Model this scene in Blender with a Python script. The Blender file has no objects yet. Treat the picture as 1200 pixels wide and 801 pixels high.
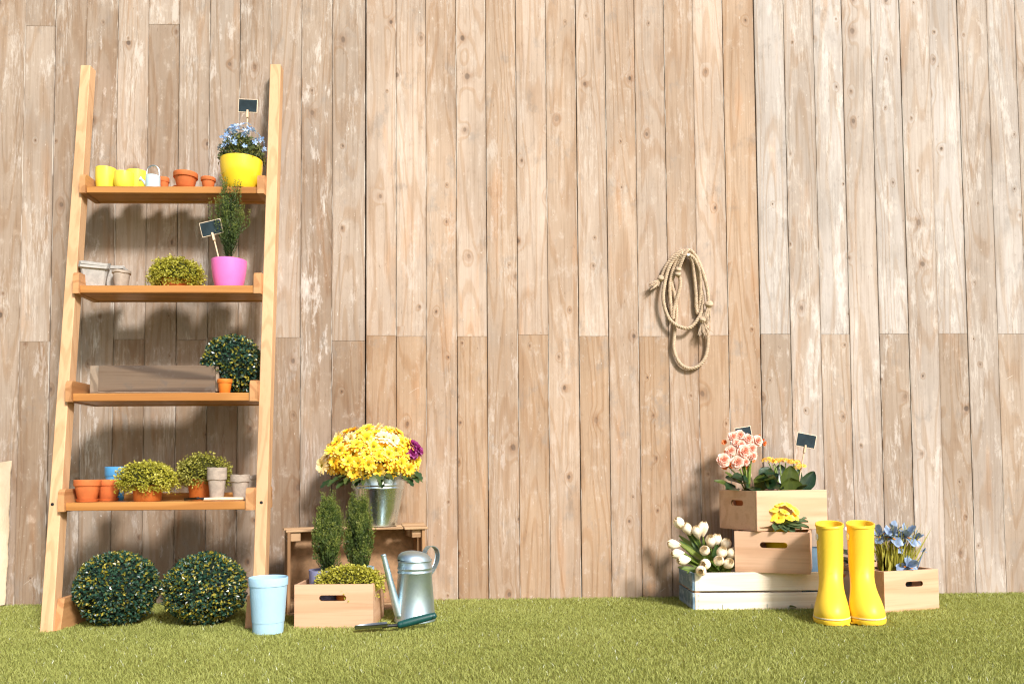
import bpy, math, random
import numpy as np
from math import sin, cos, pi, radians, sqrt, exp
from mathutils import Matrix, Vector

SC = bpy.context.scene
COL = SC.collection
random.seed(5)
RNG = np.random.default_rng(7)

# ------------------------------------------------------------ camera
cam = bpy.data.cameras.new('camera')
cam.lens = 28.5
cam.sensor_width = 36.0
cam.shift_y = 0.0928
cam.clip_start = 0.02
cam.clip_end = 500
cam_ob = bpy.data.objects.new('camera', cam)
COL.objects.link(cam_ob)
cam_ob.location = (-0.088, -2.8, 0.43)
cam_ob.rotation_mode = 'XYZ'
cam_ob.matrix_world = (Matrix.Translation(cam_ob.location) @ Matrix.Rotation(radians(-1.8), 4, 'Z')
                       @ Matrix.Rotation(radians(92.6), 4, 'X') @ Matrix.Rotation(radians(-0.43), 4, 'Z'))
SC.camera = cam_ob

# ------------------------------------------------------------ sky, sun, exposure
SUN_TO = Vector((0.58, -1.0, 0.82)).normalized()      # direction towards the sun
SUN_EL = math.asin(SUN_TO.z)
SUN_AZ = math.atan2(SUN_TO.x, SUN_TO.y)
world = bpy.data.worlds.new('World')
SC.world = world
world.use_nodes = True
wn = world.node_tree
bg = wn.nodes['Background']
sky = wn.nodes.new('ShaderNodeTexSky')
sky.sky_type = 'NISHITA'
sky.sun_disc = False
sky.sun_elevation = SUN_EL
sky.sun_rotation = SUN_AZ
sky.air_density = 1.0
sky.dust_density = 3.0
wn.links.new(sky.outputs[0], bg.inputs[0])
bg.inputs[1].default_value = 0.12
sun = bpy.data.lights.new('sun', 'SUN')
sun.energy = 4.0
sun.angle = radians(9.0)
sun.color = (1.0, 0.975, 0.955)
sun_ob = bpy.data.objects.new('sun', sun)
COL.objects.link(sun_ob)
sun_ob.rotation_euler = SUN_TO.to_track_quat('Z', 'Y').to_euler()
SC.view_settings.view_transform = 'Standard'
SC.view_settings.look = 'None'
SC.view_settings.exposure = 0.38
SC.view_settings.gamma = 1.0
SC.cycles.use_denoising = True
SC.cycles.denoising_prefilter = 'FAST'
SC.cycles.filter_width = 1.2
SC.cycles.sample_clamp_indirect = 4.0
SC.cycles.max_bounces = 8


# ------------------------------------------------------------ node helper
class G:
    def __init__(s, name, rough=0.5, spec=0.5):
        s.m = bpy.data.materials.new(name)
        s.m.use_nodes = True
        s.t = s.m.node_tree
        s.b = s.t.nodes['Principled BSDF']
        s.b.inputs['Roughness'].default_value = rough
        s.b.inputs['Specular IOR Level'].default_value = spec

    def link(s, sock, v):
        if isinstance(v, bpy.types.NodeSocket):
            s.t.links.new(v, sock)
        elif v is not None:
            if isinstance(v, (tuple, list)) and len(v) == 3 and sock.type == 'RGBA':
                v = (*v, 1.0)
            sock.default_value = v

    def node(s, typ, **p):
        n = s.t.nodes.new(typ)
        for k, v in p.items():
            setattr(n, k, v)
        return n

    def math(s, op, a, b=None, clamp=False):
        n = s.node('ShaderNodeMath', operation=op, use_clamp=clamp)
        s.link(n.inputs[0], a)
        if b is not None:
            s.link(n.inputs[1], b)
        return n.outputs[0]

    def vmath(s, op, a, b):
        n = s.node('ShaderNodeVectorMath', operation=op)
        s.link(n.inputs[0], a)
        s.link(n.inputs[1], b)
        return n.outputs[0]

    def mix(s, f, a, b, mode='MIX'):
        n = s.node('ShaderNodeMix', data_type='RGBA', blend_type=mode)
        s.link(n.inputs[0], f)
        s.link(n.inputs[6], a)
        s.link(n.inputs[7], b)
        return n.outputs[2]

    def noise(s, vec, scale=5.0, detail=2.0, rough=0.5, dist=0.0):
        n = s.node('ShaderNodeTexNoise')
        s.link(n.inputs['Vector'], vec)
        n.inputs['Scale'].default_value = scale
        n.inputs['Detail'].default_value = detail
        n.inputs['Roughness'].default_value = rough
        n.inputs['Distortion'].default_value = dist
        return n.outputs[0]

    def sstep(s, v, lo, hi):
        n = s.node('ShaderNodeMapRange', interpolation_type='SMOOTHSTEP')
        s.link(n.inputs[0], v)
        n.inputs[1].default_value = lo
        n.inputs[2].default_value = hi
        return n.outputs[0]

    def ramp(s, f, stops, interp='LINEAR'):
        n = s.node('ShaderNodeValToRGB')
        n.color_ramp.interpolation = interp
        e = n.color_ramp.elements
        while len(e) < len(stops):
            e.new(0.5)
        for el, (p, c) in zip(e, stops):
            el.position = p
            el.color = (*c, 1)
        s.link(n.inputs[0], f)
        return n.outputs[0]

    def oco(s, seed=True):
        tc = s.node('ShaderNodeTexCoord')
        if not seed:
            return tc.outputs['Object']
        oi = s.node('ShaderNodeObjectInfo')
        c = s.node('ShaderNodeCombineXYZ')
        for i, k in enumerate((53.0, 31.0, 71.0)):
            s.link(c.inputs[i], s.math('MULTIPLY', oi.outputs['Random'], k))
        return s.vmath('ADD', tc.outputs['Object'], c.outputs[0])

    def scale(s, v, sc):
        return s.vmath('MULTIPLY', v, sc)

    def bump(s, h, strength=0.3, dist=0.002):
        n = s.node('ShaderNodeBump')
        n.inputs['Strength'].default_value = strength
        n.inputs['Distance'].default_value = dist
        s.link(n.inputs['Height'], h)
        s.t.links.new(n.outputs[0], s.b.inputs['Normal'])

    def color(s, v):
        s.link(s.b.inputs['Base Color'], v)
        return s

    def set(s, **k):
        for a, v in k.items():
            s.link(s.b.inputs[a.replace('_', ' ')], v)
        return s


def srgb(r, g, b):
    f = lambda c: c / 12.92 if c <= 0.04045 else ((c + 0.055) / 1.055) ** 2.4
    return tuple(f(x / 255.0) for x in (r, g, b))


# ------------------------------------------------------------ materials
def plank_material():
    g = G('weathered_plank', 0.78, 0.25)
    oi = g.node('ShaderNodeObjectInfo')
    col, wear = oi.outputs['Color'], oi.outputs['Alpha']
    co = g.oco()
    sx = g.node('ShaderNodeSeparateXYZ')
    g.link(sx.inputs[0], co)
    xz = g.node('ShaderNodeCombineXYZ')
    g.link(xz.inputs[0], sx.outputs[0])
    g.link(xz.inputs[1], sx.outputs[2])
    warp = g.noise(co, 14.0, 2.0)
    vo = g.node('ShaderNodeTexVoronoi', voronoi_dimensions='2D')
    wv = g.node('ShaderNodeCombineXYZ')
    g.link(wv.inputs[0], g.math('ADD', sx.outputs[0], g.math('MULTIPLY', warp, 0.012)))
    g.link(wv.inputs[1], g.math('ADD', g.math('MULTIPLY', sx.outputs[2], 0.72), g.math('MULTIPLY', warp, 0.012)))
    g.link(vo.inputs['Vector'], wv.outputs[0])
    vo.inputs['Scale'].default_value = 9.0
    d = vo.outputs['Distance']
    sc = g.node('ShaderNodeSeparateColor')
    g.link(sc.inputs[0], vo.outputs['Color'])
    pick = g.math('GREATER_THAN', sc.outputs[0], 0.58)
    size = g.math('ADD', 0.30, g.math('MULTIPLY', g.math('MULTIPLY', sc.outputs[1], sc.outputs[1]), 1.05))
    dn = g.math('DIVIDE', d, size)
    near = g.math('MULTIPLY', g.sstep(dn, 0.34, 0.0), pick)
    core = g.math('MULTIPLY', g.sstep(dn, 0.075, 0.035), pick)
    halo = g.math('MULTIPLY', g.sstep(dn, 0.20, 0.05), pick)
    # growth rings: contours of a long stretched field, bent round the knots
    fld = g.noise(g.scale(co, (9.0, 9.0, 0.9)), 1.0, 1.6, 0.5)
    v = g.math('ADD', g.math('MULTIPLY', fld, 11.0), g.math('MULTIPLY', near, 1.1))
    ring = g.math('SINE', g.math('MULTIPLY', v, 6.283))
    late = g.sstep(ring, 0.25, 0.98)
    fib = g.noise(g.scale(co, (150.0, 150.0, 5.0)), 1.0, 4.0, 0.65)
    streak = g.noise(g.scale(co, (60.0, 60.0, 1.6)), 1.0, 4.0, 0.65)
    blot = g.noise(g.scale(co, (9.0, 9.0, 3.2)), 1.0, 4.0, 0.6)
    big = g.noise(g.scale(co, (5.0, 5.0, 1.3)), 1.0, 2.0, 0.5)
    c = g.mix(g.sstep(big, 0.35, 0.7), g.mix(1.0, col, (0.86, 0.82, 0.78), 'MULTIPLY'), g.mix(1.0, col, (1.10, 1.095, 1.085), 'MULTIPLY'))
    st = g.sstep(g.noise(g.scale(co, (12.0, 12.0, 8.0)), 1.0, 6.0, 0.68), 0.56, 0.70)
    c = g.mix(g.math('MULTIPLY', st, 0.42), c, (0.24, 0.215, 0.195))
    # cloudy handling and water marks, paler and darker, across the board
    mot = g.noise(g.scale(co, (26.0, 26.0, 17.0)), 1.0, 6.0, 0.70)
    c = g.mix(g.math('MULTIPLY', g.sstep(mot, 0.54, 0.72), 0.36), c, (0.62, 0.55, 0.475))
    c = g.mix(g.math('MULTIPLY', g.sstep(mot, 0.46, 0.28), 0.38), c, g.mix(1.0, c, (0.68, 0.62, 0.56), 'MULTIPLY'))
    c = g.mix(g.math('MULTIPLY', late, 0.50), c, g.mix(1.0, c, (0.80, 0.66, 0.52), 'MULTIPLY'))
    c = g.mix(g.math('MULTIPLY', g.sstep(streak, 0.45, 0.70), 0.42), c, g.mix(1.0, c, (0.78, 0.72, 0.66), 'MULTIPLY'))
    c = g.mix(g.math('MULTIPLY', g.sstep(fib, 0.47, 0.68), 0.5), c, g.mix(1.0, c, (0.72, 0.66, 0.60), 'MULTIPLY'))
    # exposed orange wood
    ora = g.math('MULTIPLY', g.sstep(g.noise(g.scale(co, (16.0, 16.0, 2.4)), 1.0, 3.0, 0.6), 0.58, 0.72), 0.38)
    c = g.mix(ora, c, g.mix(1.0, c, (1.12, 0.84, 0.60), 'MULTIPLY'))
    # grey film of weather
    grey = g.math('MULTIPLY', g.sstep(blot, 0.48, 0.72), g.math('MULTIPLY', g.math('ADD', wear, 0.22), 0.45))
    c = g.mix(grey, c, (0.30, 0.26, 0.225))
    # residue of whitewash caught in the grain
    w1 = g.sstep(g.noise(g.scale(co, (13.0, 13.0, 3.0)), 1.0, 3.0, 0.55), 0.48, 0.68)
    w2 = g.sstep(g.noise(g.scale(co, (150.0, 150.0, 16.0)), 1.0, 4.0, 0.7), 0.47, 0.60)
    wash = g.math('MULTIPLY', g.math('MULTIPLY', w1, w2), g.math('MULTIPLY', wear, 0.75))
    c = g.mix(g.math('MULTIPLY', wash, 0.7), c, (0.68, 0.63, 0.57))
    w3 = g.sstep(g.noise(g.scale(co, (16.0, 16.0, 5.0)), 1.0, 6.0, 0.72), 0.56, 0.66)
    c = g.mix(g.math('MULTIPLY', w3, g.math('MULTIPLY', wear, 0.55)), c, (0.70, 0.66, 0.61))
    # rubbed pale specks everywhere
    sp = g.sstep(g.noise(g.scale(co, (90.0, 90.0, 40.0)), 1.0, 4.0, 0.75), 0.66, 0.74)
    c = g.mix(g.math('MULTIPLY', sp, 0.6), c, (0.74, 0.68, 0.60))
    # long thin scratches
    for ang, thr in ((0.55, 0.0013),):
        rx = g.math('ADD', g.math('MULTIPLY', sx.outputs[0], cos(ang)), g.math('MULTIPLY', sx.outputs[2], sin(ang)))
        ry = g.math('SUBTRACT', g.math('MULTIPLY', sx.outputs[2], cos(ang)), g.math('MULTIPLY', sx.outputs[0], sin(ang)))
        ph = g.math('PINGPONG', g.math('ADD', ry, g.math('MULTIPLY', g.noise(co, 6.0, 1.0), 0.03)), 0.16)
        ln = g.sstep(ph, thr, 0.0002)
        gate = g.sstep(g.noise(co, 7.0, 3.0, 0.7), 0.62, 0.70)
        c = g.mix(g.math('MULTIPLY', g.math('MULTIPLY', ln, gate), 0.55), c, (0.75, 0.69, 0.6))
    fk = g.sstep(g.noise(g.scale(co, (120.0, 120.0, 34.0)), 1.0, 3.0, 0.7), 0.66, 0.76)
    c = g.mix(g.math('MULTIPLY', fk, 0.62), c, g.mix(1.0, c, (0.5, 0.42, 0.36), 'MULTIPLY'))
    # knots
    c = g.mix(g.math('MULTIPLY', halo, 0.55), c, g.mix(1.0, c, (0.66, 0.50, 0.38), 'MULTIPLY'))
    c = g.mix(g.math('MULTIPLY', core, g.math('ADD', 0.25, g.math('MULTIPLY', sc.outputs[2], 0.6))), c, (0.10, 0.072, 0.055))
    # edges: grime and paint left along the joints
    tc = g.node('ShaderNodeTexCoord')
    gs = g.node('ShaderNodeSeparateXYZ')
    g.link(gs.inputs[0], tc.outputs['Generated'])
    e = g.math('MULTIPLY', g.math('ABSOLUTE', g.math('SUBTRACT', gs.outputs[0], 0.5)), 2.0)
    en = g.noise(g.scale(co, (30.0, 30.0, 5.0)), 1.0, 4.0, 0.65)
    ed = g.math('MULTIPLY', g.sstep(g.math('ADD', e, g.math('MULTIPLY', en, 0.35)), 1.03, 1.22), 0.45)
    c = g.mix(ed, c, g.mix(1.0, c, (0.55, 0.48, 0.42), 'MULTIPLY'))
    pe = g.math('MULTIPLY', g.sstep(e, 0.955, 0.98), g.sstep(g.noise(g.scale(co, (8.0, 8.0, 4.0)), 1.0, 3.0, 0.7), 0.52, 0.60))
    c = g.mix(g.math('MULTIPLY', pe, 0.6), c, (0.72, 0.66, 0.58))
    g.color(c)
    h = g.math('ADD', g.math('MULTIPLY', fib, 0.6), g.math('MULTIPLY', late, 0.35))
    h = g.math('ADD', h, g.math('MULTIPLY', wash, 0.5))
    h = g.math('SUBTRACT', h, g.math('MULTIPLY', core, 0.8))
    g.bump(h, 0.6, 0.0016)
    return g.m


def wood(name, light, dark, axis, rings=7.0, contrast=0.7, rough=0.55, fine=140.0, wear=None, bump=0.15):
    g = G(name, rough, 0.35)
    co = g.oco()
    k = {'X': (0.09, 1, 1), 'Y': (1, 0.09, 1), 'Z': (1, 1, 0.09)}[axis]
    fld = g.noise(g.scale(co, tuple(10.0 * a for a in k)), 1.0, 1.4, 0.5)
    ring = g.math('SINE', g.math('MULTIPLY', fld, rings * 6.283))
    late = g.sstep(ring, -0.1, 0.95)
    fib = g.noise(g.scale(co, tuple(fine * (a if a == 1 else 0.035) for a in k)), 1.0, 3.0, 0.6)
    tone = g.noise(g.scale(co, tuple(5.0 * a for a in k)), 1.0, 3.0, 0.5)
    f = g.math('MULTIPLY', late, contrast)
    c = g.mix(f, light, dark)
    c = g.mix(g.math('MULTIPLY', g.sstep(fib, 0.45, 0.8), contrast * 0.7), c, g.mix(1.0, c, (0.72, 0.62, 0.52), 'MULTIPLY'))
    c = g.mix(g.sstep(tone, 0.35, 0.7), g.mix(1.0, c, (0.88, 0.85, 0.82), 'MULTIPLY'), g.mix(1.0, c, (1.06, 1.05, 1.04), 'MULTIPLY'))
    if wear:
        w = g.sstep(g.noise(g.scale(co, (30.0, 30.0, 30.0)), 1.0, 5.0, 0.7), 0.52, 0.66)
        c = g.mix(g.math('MULTIPLY', w, 0.6), c, wear)
    g.color(c)
    g.bump(g.math('ADD', fib, g.math('MULTIPLY', late, 0.4)), bump, 0.001)
    return g.m


def plain(name, col, rough=0.4, spec=0.5, var=0.12, scale=30.0, **k):
    g = G(name, rough, spec)
    co = g.oco()
    n = g.noise(co, scale, 4.0, 0.6)
    c = g.mix(g.sstep(n, 0.3, 0.7), tuple(x * (1 - var) for x in col), tuple(min(1, x * (1 + var)) for x in col))
    g.color(c)
    if k.pop('speckle', None):
        s = g.sstep(g.noise(co, 420.0, 2.0, 0.6), 0.62, 0.70)
        g.color(g.mix(g.math('MULTIPLY', s, 0.35), c, tuple(x * 0.55 for x in col)))
    bm = k.pop('bumps', None)
    if bm:
        g.bump(g.noise(co, bm[0], 4.0, 0.65), bm[1], 0.001)
    g.set(**k)
    return g.m


def leaf(name, stops, rough=0.45, spec=0.45, trans=0.25):
    g = G(name, rough, spec)
    a = g.node('ShaderNodeAttribute', attribute_name='rnd')
    c = g.ramp(a.outputs['Fac'], stops)
    g.color(c)
    if trans:
        tr = g.node('ShaderNodeBsdfTranslucent')
        g.link(tr.inputs[0], g.mix(1.0, c, (1.25, 1.2, 0.8), 'MULTIPLY'))
        ms = g.node('ShaderNodeMixShader')
        ms.inputs[0].default_value = trans
        g.t.links.new(g.b.outputs[0], ms.inputs[1])
        g.t.links.new(tr.outputs[0], ms.inputs[2])
        g.t.links.new(ms.outputs[0], g.t.nodes['Material Output'].inputs[0])
    return g.m


def metal(name, col=(0.60, 0.64, 0.66), rough=0.3):
    g = G(name, rough)
    co = g.oco()
    g.set(Metallic=1.0)
    vo = g.node('ShaderNodeTexVoronoi')
    g.link(vo.inputs['Vector'], g.scale(co, (60.0, 60.0, 40.0)))
    vo.inputs['Scale'].default_value = 1.0
    n = g.noise(co, 25.0, 4.0, 0.6)
    sp = g.node('ShaderNodeSeparateColor')
    g.link(sp.inputs[0], vo.outputs['Color'])
    c = g.mix(g.math('MULTIPLY', sp.outputs[0], 0.18), col, tuple(x * 0.72 for x in col))
    c = g.mix(g.sstep(n, 0.45, 0.75), c, tuple(x * 0.85 for x in col))
    g.color(c)
    g.set(Roughness=g.math('ADD', rough - 0.06, g.math('MULTIPLY', n, 0.2)))
    g.bump(g.noise(co, 9.0, 2.0), 0.05, 0.004)
    return g.m


M = {}
M['plank'] = plank_material()
M['backing'] = plain('dark_backing', (0.03, 0.022, 0.016), 0.9, 0.1)
M['oak_z'] = wood('oak_rail', srgb(204, 166, 126), srgb(182, 138, 98), 'Z', 9.0, 0.5)
M['oak_x'] = wood('oak_shelf', srgb(192, 136, 76), srgb(158, 102, 50), 'X', 6.0, 0.6, 0.36)
M['oak_y'] = wood('oak_bracket', srgb(190, 142, 96), srgb(156, 108, 66), 'Y', 6.0, 0.6, 0.42)
M['ply_x'] = wood('birch_panel', srgb(214, 176, 144), srgb(194, 152, 118), 'X', 4.0, 0.6, 0.6, 160)
M['ply_y'] = wood('birch_side', srgb(214, 176, 144), srgb(194, 152, 118), 'Y', 4.0, 0.6, 0.6, 160)
M['slot'] = plain('scorched_edge', srgb(120, 82, 50), 0.7, 0.2)
M['white_x'] = wood('whitewashed_slat', srgb(240, 232, 214), srgb(222, 206, 178), 'X', 5.0, 0.6, 0.65, 150, bump=0.3)
M['blue_slat'] = wood('blue_grey_slat', srgb(120, 146, 164), srgb(80, 108, 126), 'Y', 5.0, 0.7, 0.65, 120, wear=srgb(190, 200, 200), bump=0.3)
M['raw_z'] = wood('raw_pine_slat', srgb(170, 134, 96), srgb(132, 98, 66), 'Z', 6.0, 0.7, 0.75, 130, bump=0.3)
M['raw_x'] = wood('raw_pine_board', srgb(186, 154, 118), srgb(146, 112, 78), 'X', 6.0, 0.7, 0.75, 130, bump=0.3)
M['tray_x'] = wood('grey_stained_wood', srgb(116, 98, 82), srgb(82, 68, 58), 'X', 6.0, 0.95, 0.6, 130, wear=srgb(100, 90, 82), bump=0.3)
M['tray_y'] = wood('grey_stained_end', srgb(150, 132, 114), srgb(116, 100, 84), 'Y', 5.0, 0.8, 0.6, 150, wear=srgb(130, 120, 108), bump=0.3)
M['fibre'] = plain('fibreboard', srgb(160, 126, 94), 0.85, 0.2, 0.16, 60.0, speckle=True, bumps=(220.0, 0.2))
M['terracotta'] = plain('terracotta', srgb(204, 112, 62), 0.72, 0.25, 0.12, 35.0, bumps=(160.0, 0.12))
M['orange_plastic'] = plain('orange_plastic', srgb(226, 124, 46), 0.4, 0.5, 0.05)
M['brown_plastic'] = plain('brown_plastic', srgb(176, 96, 40), 0.42, 0.5, 0.06)
M['yellow_gloss'] = plain('yellow_glaze', srgb(244, 206, 48), 0.16, 0.6, 0.03)
M['lemon_gloss'] = plain('lemon_glaze', srgb(236, 214, 70), 0.18, 0.6, 0.03)
M['pink'] = plain('pink_plastic', srgb(240, 118, 190), 0.32, 0.5, 0.03)
M['blue_plastic'] = plain('blue_plastic', srgb(74, 146, 196), 0.42, 0.5, 0.06)
M['slate_plastic'] = plain('slate_blue_plastic', srgb(92, 118, 138), 0.5, 0.5, 0.1)
M['frost'] = plain('frosted_blue_plastic', srgb(182, 218, 236), 0.45, 0.4, 0.03, Transmission_Weight=0.25, IOR=1.2)
M['lilac'] = plain('frosted_lilac_plastic', srgb(158, 160, 196), 0.42, 0.5, 0.05, Transmission_Weight=0.25, IOR=1.2)
M['pale_enamel'] = plain('pale_blue_enamel', srgb(200, 226, 236), 0.3, 0.5, 0.04)
M['peat'] = plain('pressed_peat', srgb(166, 152, 138), 0.95, 0.1, 0.14, 60.0, speckle=True, bumps=(260.0, 0.5))
M['peat_grey'] = plain('pressed_grey_pulp', srgb(170, 166, 160), 0.95, 0.1, 0.12, 60.0, speckle=True, bumps=(260.0, 0.5))
M['soil'] = plain('potting_soil', (0.035, 0.024, 0.016), 0.95, 0.1, 0.4, 160.0, bumps=(120.0, 0.8))
M['zinc'] = metal('galvanised_steel', (0.74, 0.85, 0.88), 0.22)
M['zinc_dull'] = metal('dull_galvanised_steel', (0.54, 0.68, 0.74), 0.42)
M['wire'] = metal('wire', (0.55, 0.6, 0.62), 0.35)
M['black'] = plain('black_plastic', (0.012, 0.013, 0.014), 0.45, 0.5, 0.1)
M['slate'] = plain('chalkboard', srgb(34, 48, 54), 0.75, 0.25, 0.25, 40.0)
M['frame'] = plain('pale_wood_edge', srgb(226, 206, 180), 0.7, 0.3, 0.08)
M['stick'] = wood('pale_stick', srgb(232, 208, 178), srgb(208, 178, 140), 'Z', 4.0, 0.4, 0.7)
M['green_grip'] = plain('dark_green_grip', srgb(6, 66, 62), 0.42, 0.5, 0.08)
M['blade'] = metal('blade_steel', (0.30, 0.33, 0.34), 0.35)
M['rubber'] = plain('yellow_rubber', srgb(244, 204, 58), 0.45, 0.4, 0.03, 12.0)
M['rubber_line'] = plain('pale_piping', srgb(222, 210, 170), 0.5, 0.4, 0.03)
M['badge'] = plain('white_badge', srgb(244, 238, 220), 0.5, 0.4, 0.02)
M['rope'] = plain('jute_rope', srgb(192, 170, 144), 0.9, 0.15, 0.18, 90.0, bumps=(420.0, 0.5))
M['burlap'] = None
M['trunk'] = plain('twig_bark', srgb(112, 84, 58), 0.85, 0.2, 0.2, 60.0)
M['stem'] = plain('green_stem', srgb(112, 134, 52), 0.5, 0.4, 0.15, 40.0)
M['boxwood'] = leaf('boxwood_leaf', [(0.0, (0.012, 0.040, 0.026)), (0.38, (0.024, 0.072, 0.046)), (0.62, (0.05, 0.115, 0.065)),
                                     (0.72, (0.15, 0.165, 0.02)), (0.90, (0.30, 0.25, 0.025)), (1.0, (0.40, 0.34, 0.06))], 0.28, 0.6, 0.08)
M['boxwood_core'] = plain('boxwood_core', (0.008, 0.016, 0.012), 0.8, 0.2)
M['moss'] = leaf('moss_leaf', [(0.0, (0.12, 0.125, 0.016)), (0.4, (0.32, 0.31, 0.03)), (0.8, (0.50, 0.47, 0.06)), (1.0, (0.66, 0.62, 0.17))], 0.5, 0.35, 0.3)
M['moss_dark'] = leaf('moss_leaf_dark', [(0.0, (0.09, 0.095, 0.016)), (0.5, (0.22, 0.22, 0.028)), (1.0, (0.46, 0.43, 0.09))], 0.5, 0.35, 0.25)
M['moss_core'] = plain('moss_core', (0.035, 0.036, 0.008), 0.9, 0.1)
M['conifer'] = leaf('conifer_needle', [(0.0, (0.022, 0.042, 0.010)), (0.4, (0.07, 0.11, 0.020)), (0.75, (0.20, 0.235, 0.04)), (1.0, (0.50, 0.48, 0.15))], 0.5, 0.35, 0.2)
M['dark_leaf'] = leaf('dark_glossy_leaf', [(0.0, (0.012, 0.034, 0.012)), (0.5, (0.028, 0.065, 0.022)), (1.0, (0.075, 0.11, 0.03))], 0.3, 0.6, 0.15)
M['olive_leaf'] = leaf('olive_leaf', [(0.0, (0.05, 0.075, 0.012)), (0.5, (0.085, 0.12, 0.02)), (1.0, (0.15, 0.18, 0.035))], 0.4, 0.5, 0.25)
M['primrose_leaf'] = leaf('primrose_leaf', [(0.0, (0.035, 0.07, 0.035)), (0.5, (0.075, 0.125, 0.055)), (1.0, (0.15, 0.20, 0.08))], 0.5, 0.4, 0.2)
M['tulip_leaf'] = leaf('tulip_leaf', [(0.0, (0.045, 0.10, 0.03)), (0.5, (0.10, 0.17, 0.035)), (1.0, (0.22, 0.28, 0.05))], 0.42, 0.5, 0.25)
M['grass_leaf'] = leaf('iris_leaf', [(0.0, (0.15, 0.15, 0.018)), (0.5, (0.31, 0.29, 0.03)), (1.0, (0.48, 0.44, 0.07))], 0.45, 0.45, 0.25)
M['small_leaf'] = leaf('small_leaf', [(0.0, (0.05, 0.08, 0.04)), (0.5, (0.12, 0.15, 0.05)), (1.0, (0.30, 0.27, 0.06))], 0.45, 0.45, 0.2)
M['mum'] = leaf('yellow_petal', [(0.0, srgb(246, 184, 24)), (0.6, srgb(252, 212, 60)), (1.0, srgb(254, 236, 150))], 0.55, 0.3, 0.12)
M['mum_pale'] = leaf('pale_yellow_petal', [(0.0, srgb(252, 224, 130)), (1.0, srgb(254, 242, 206))], 0.55, 0.3, 0.12)
M['mum_eye'] = plain('flower_eye', srgb(128, 112, 14), 0.8, 0.2, 0.2, 200.0)
M['purple'] = leaf('purple_petal', [(0.0, srgb(88, 12, 62)), (0.6, srgb(140, 28, 100)), (1.0, srgb(196, 120, 190))], 0.55, 0.3, 0.25)
M['primrose'] = leaf('primrose_petal', [(0.0, srgb(252, 206, 40)), (0.5, srgb(254, 226, 84)), (1.0, srgb(255, 240, 140))], 0.55, 0.3, 0.1)
M['primrose_eye'] = plain('primrose_eye', srgb(244, 160, 10), 0.7, 0.2, 0.1)
M['kal'] = leaf('kalanchoe_petal', [(0.0, srgb(236, 160, 20)), (0.5, srgb(250, 198, 60)), (1.0, srgb(255, 230, 120))], 0.55, 0.3, 0.25)
M['rose'] = leaf('begonia_petal', [(0.0, srgb(236, 124, 84)), (0.45, srgb(248, 182, 156)), (1.0, srgb(254, 230, 218))], 0.55, 0.3, 0.12)
M['bud'] = leaf('begonia_bud', [(0.0, srgb(214, 92, 30)), (0.6, srgb(236, 136, 70)), (1.0, srgb(246, 176, 130))], 0.55, 0.3, 0.25)
M['tulip'] = leaf('tulip_petal', [(0.0, srgb(230, 168, 104)), (0.3, srgb(246, 222, 182)), (1.0, srgb(254, 244, 224))], 0.45, 0.35, 0.1)
M['iris'] = leaf('iris_petal', [(0.0, srgb(84, 104, 138)), (0.5, srgb(132, 154, 184)), (1.0, srgb(190, 204, 222))], 0.55, 0.3, 0.12)
M['iris_eye'] = plain('iris_eye', srgb(246, 140, 10), 0.6, 0.3, 0.1)
M['bluebell'] = leaf('pale_blue_petal', [(0.0, srgb(128, 164, 222)), (0.5, srgb(166, 198, 242)), (1.0, srgb(206, 224, 250))], 0.55, 0.3, 0.3)
M['white_petal'] = leaf('white_petal', [(0.0, srgb(236, 232, 214)), (1.0, srgb(250, 250, 246))], 0.55, 0.3, 0.25)
M['turf'] = leaf('turf_blade', [(0.0, (0.22, 0.245, 0.06)), (0.35, (0.345, 0.37, 0.10)), (0.7, (0.44, 0.46, 0.15)), (0.93, (0.52, 0.535, 0.23)), (1.0, (0.74, 0.77, 0.62))], 0.6, 0.2, 0.3)


def ground_material():
    g = G('turf_base', 0.9, 0.15)
    co = g.oco(False)
    n = g.noise(co, 260.0, 3.0, 0.7)
    b = g.noise(co, 2.2, 4.0, 0.6)
    c = g.ramp(n, [(0.3, (0.12, 0.122, 0.024)), (0.55, (0.25, 0.245, 0.055)), (0.75, (0.38, 0.37, 0.11))])
    c = g.mix(g.sstep(b, 0.35, 0.7), c, g.mix(1.0, c, (0.85, 0.92, 0.8), 'MULTIPLY'))
    g.color(c)
    g.bump(n, 0.6, 0.01)
    return g.m


def burlap_material():
    g = G('burlap_cloth', 0.95, 0.1)
    co = g.oco(False)
    sp = g.node('ShaderNodeSeparateXYZ')
    g.link(sp.inputs[0], co)
    a = g.math('SINE', g.math('MULTIPLY', sp.outputs[0], 2200.0))
    b = g.math('SINE', g.math('MULTIPLY', sp.outputs[2], 2200.0))
    h = g.math('MULTIPLY', a, b)
    n = g.noise(co, 18.0, 4.0, 0.6)
    c = g.mix(n, srgb(202, 178, 146), srgb(232, 214, 188))
    g.color(g.mix(g.math('MULTIPLY', g.sstep(h, 0.1, 0.9), 0.25), c, srgb(160, 132, 100)))
    g.bump(h, 0.4, 0.001)
    return g.m


M['ground'] = ground_material()
M['burlap'] = burlap_material()


# ------------------------------------------------------------ mesh helper
def R(ax, deg):
    return Matrix.Rotation(radians(deg), 4, ax)


def T(x, y, z):
    return Matrix.Translation((x, y, z))


def frame_to(n, spin=0.0):
    q = Vector(n).normalized().to_track_quat('Z', 'Y').to_matrix().to_4x4()
    return q @ Matrix.Rotation(spin, 4, 'Z')


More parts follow.
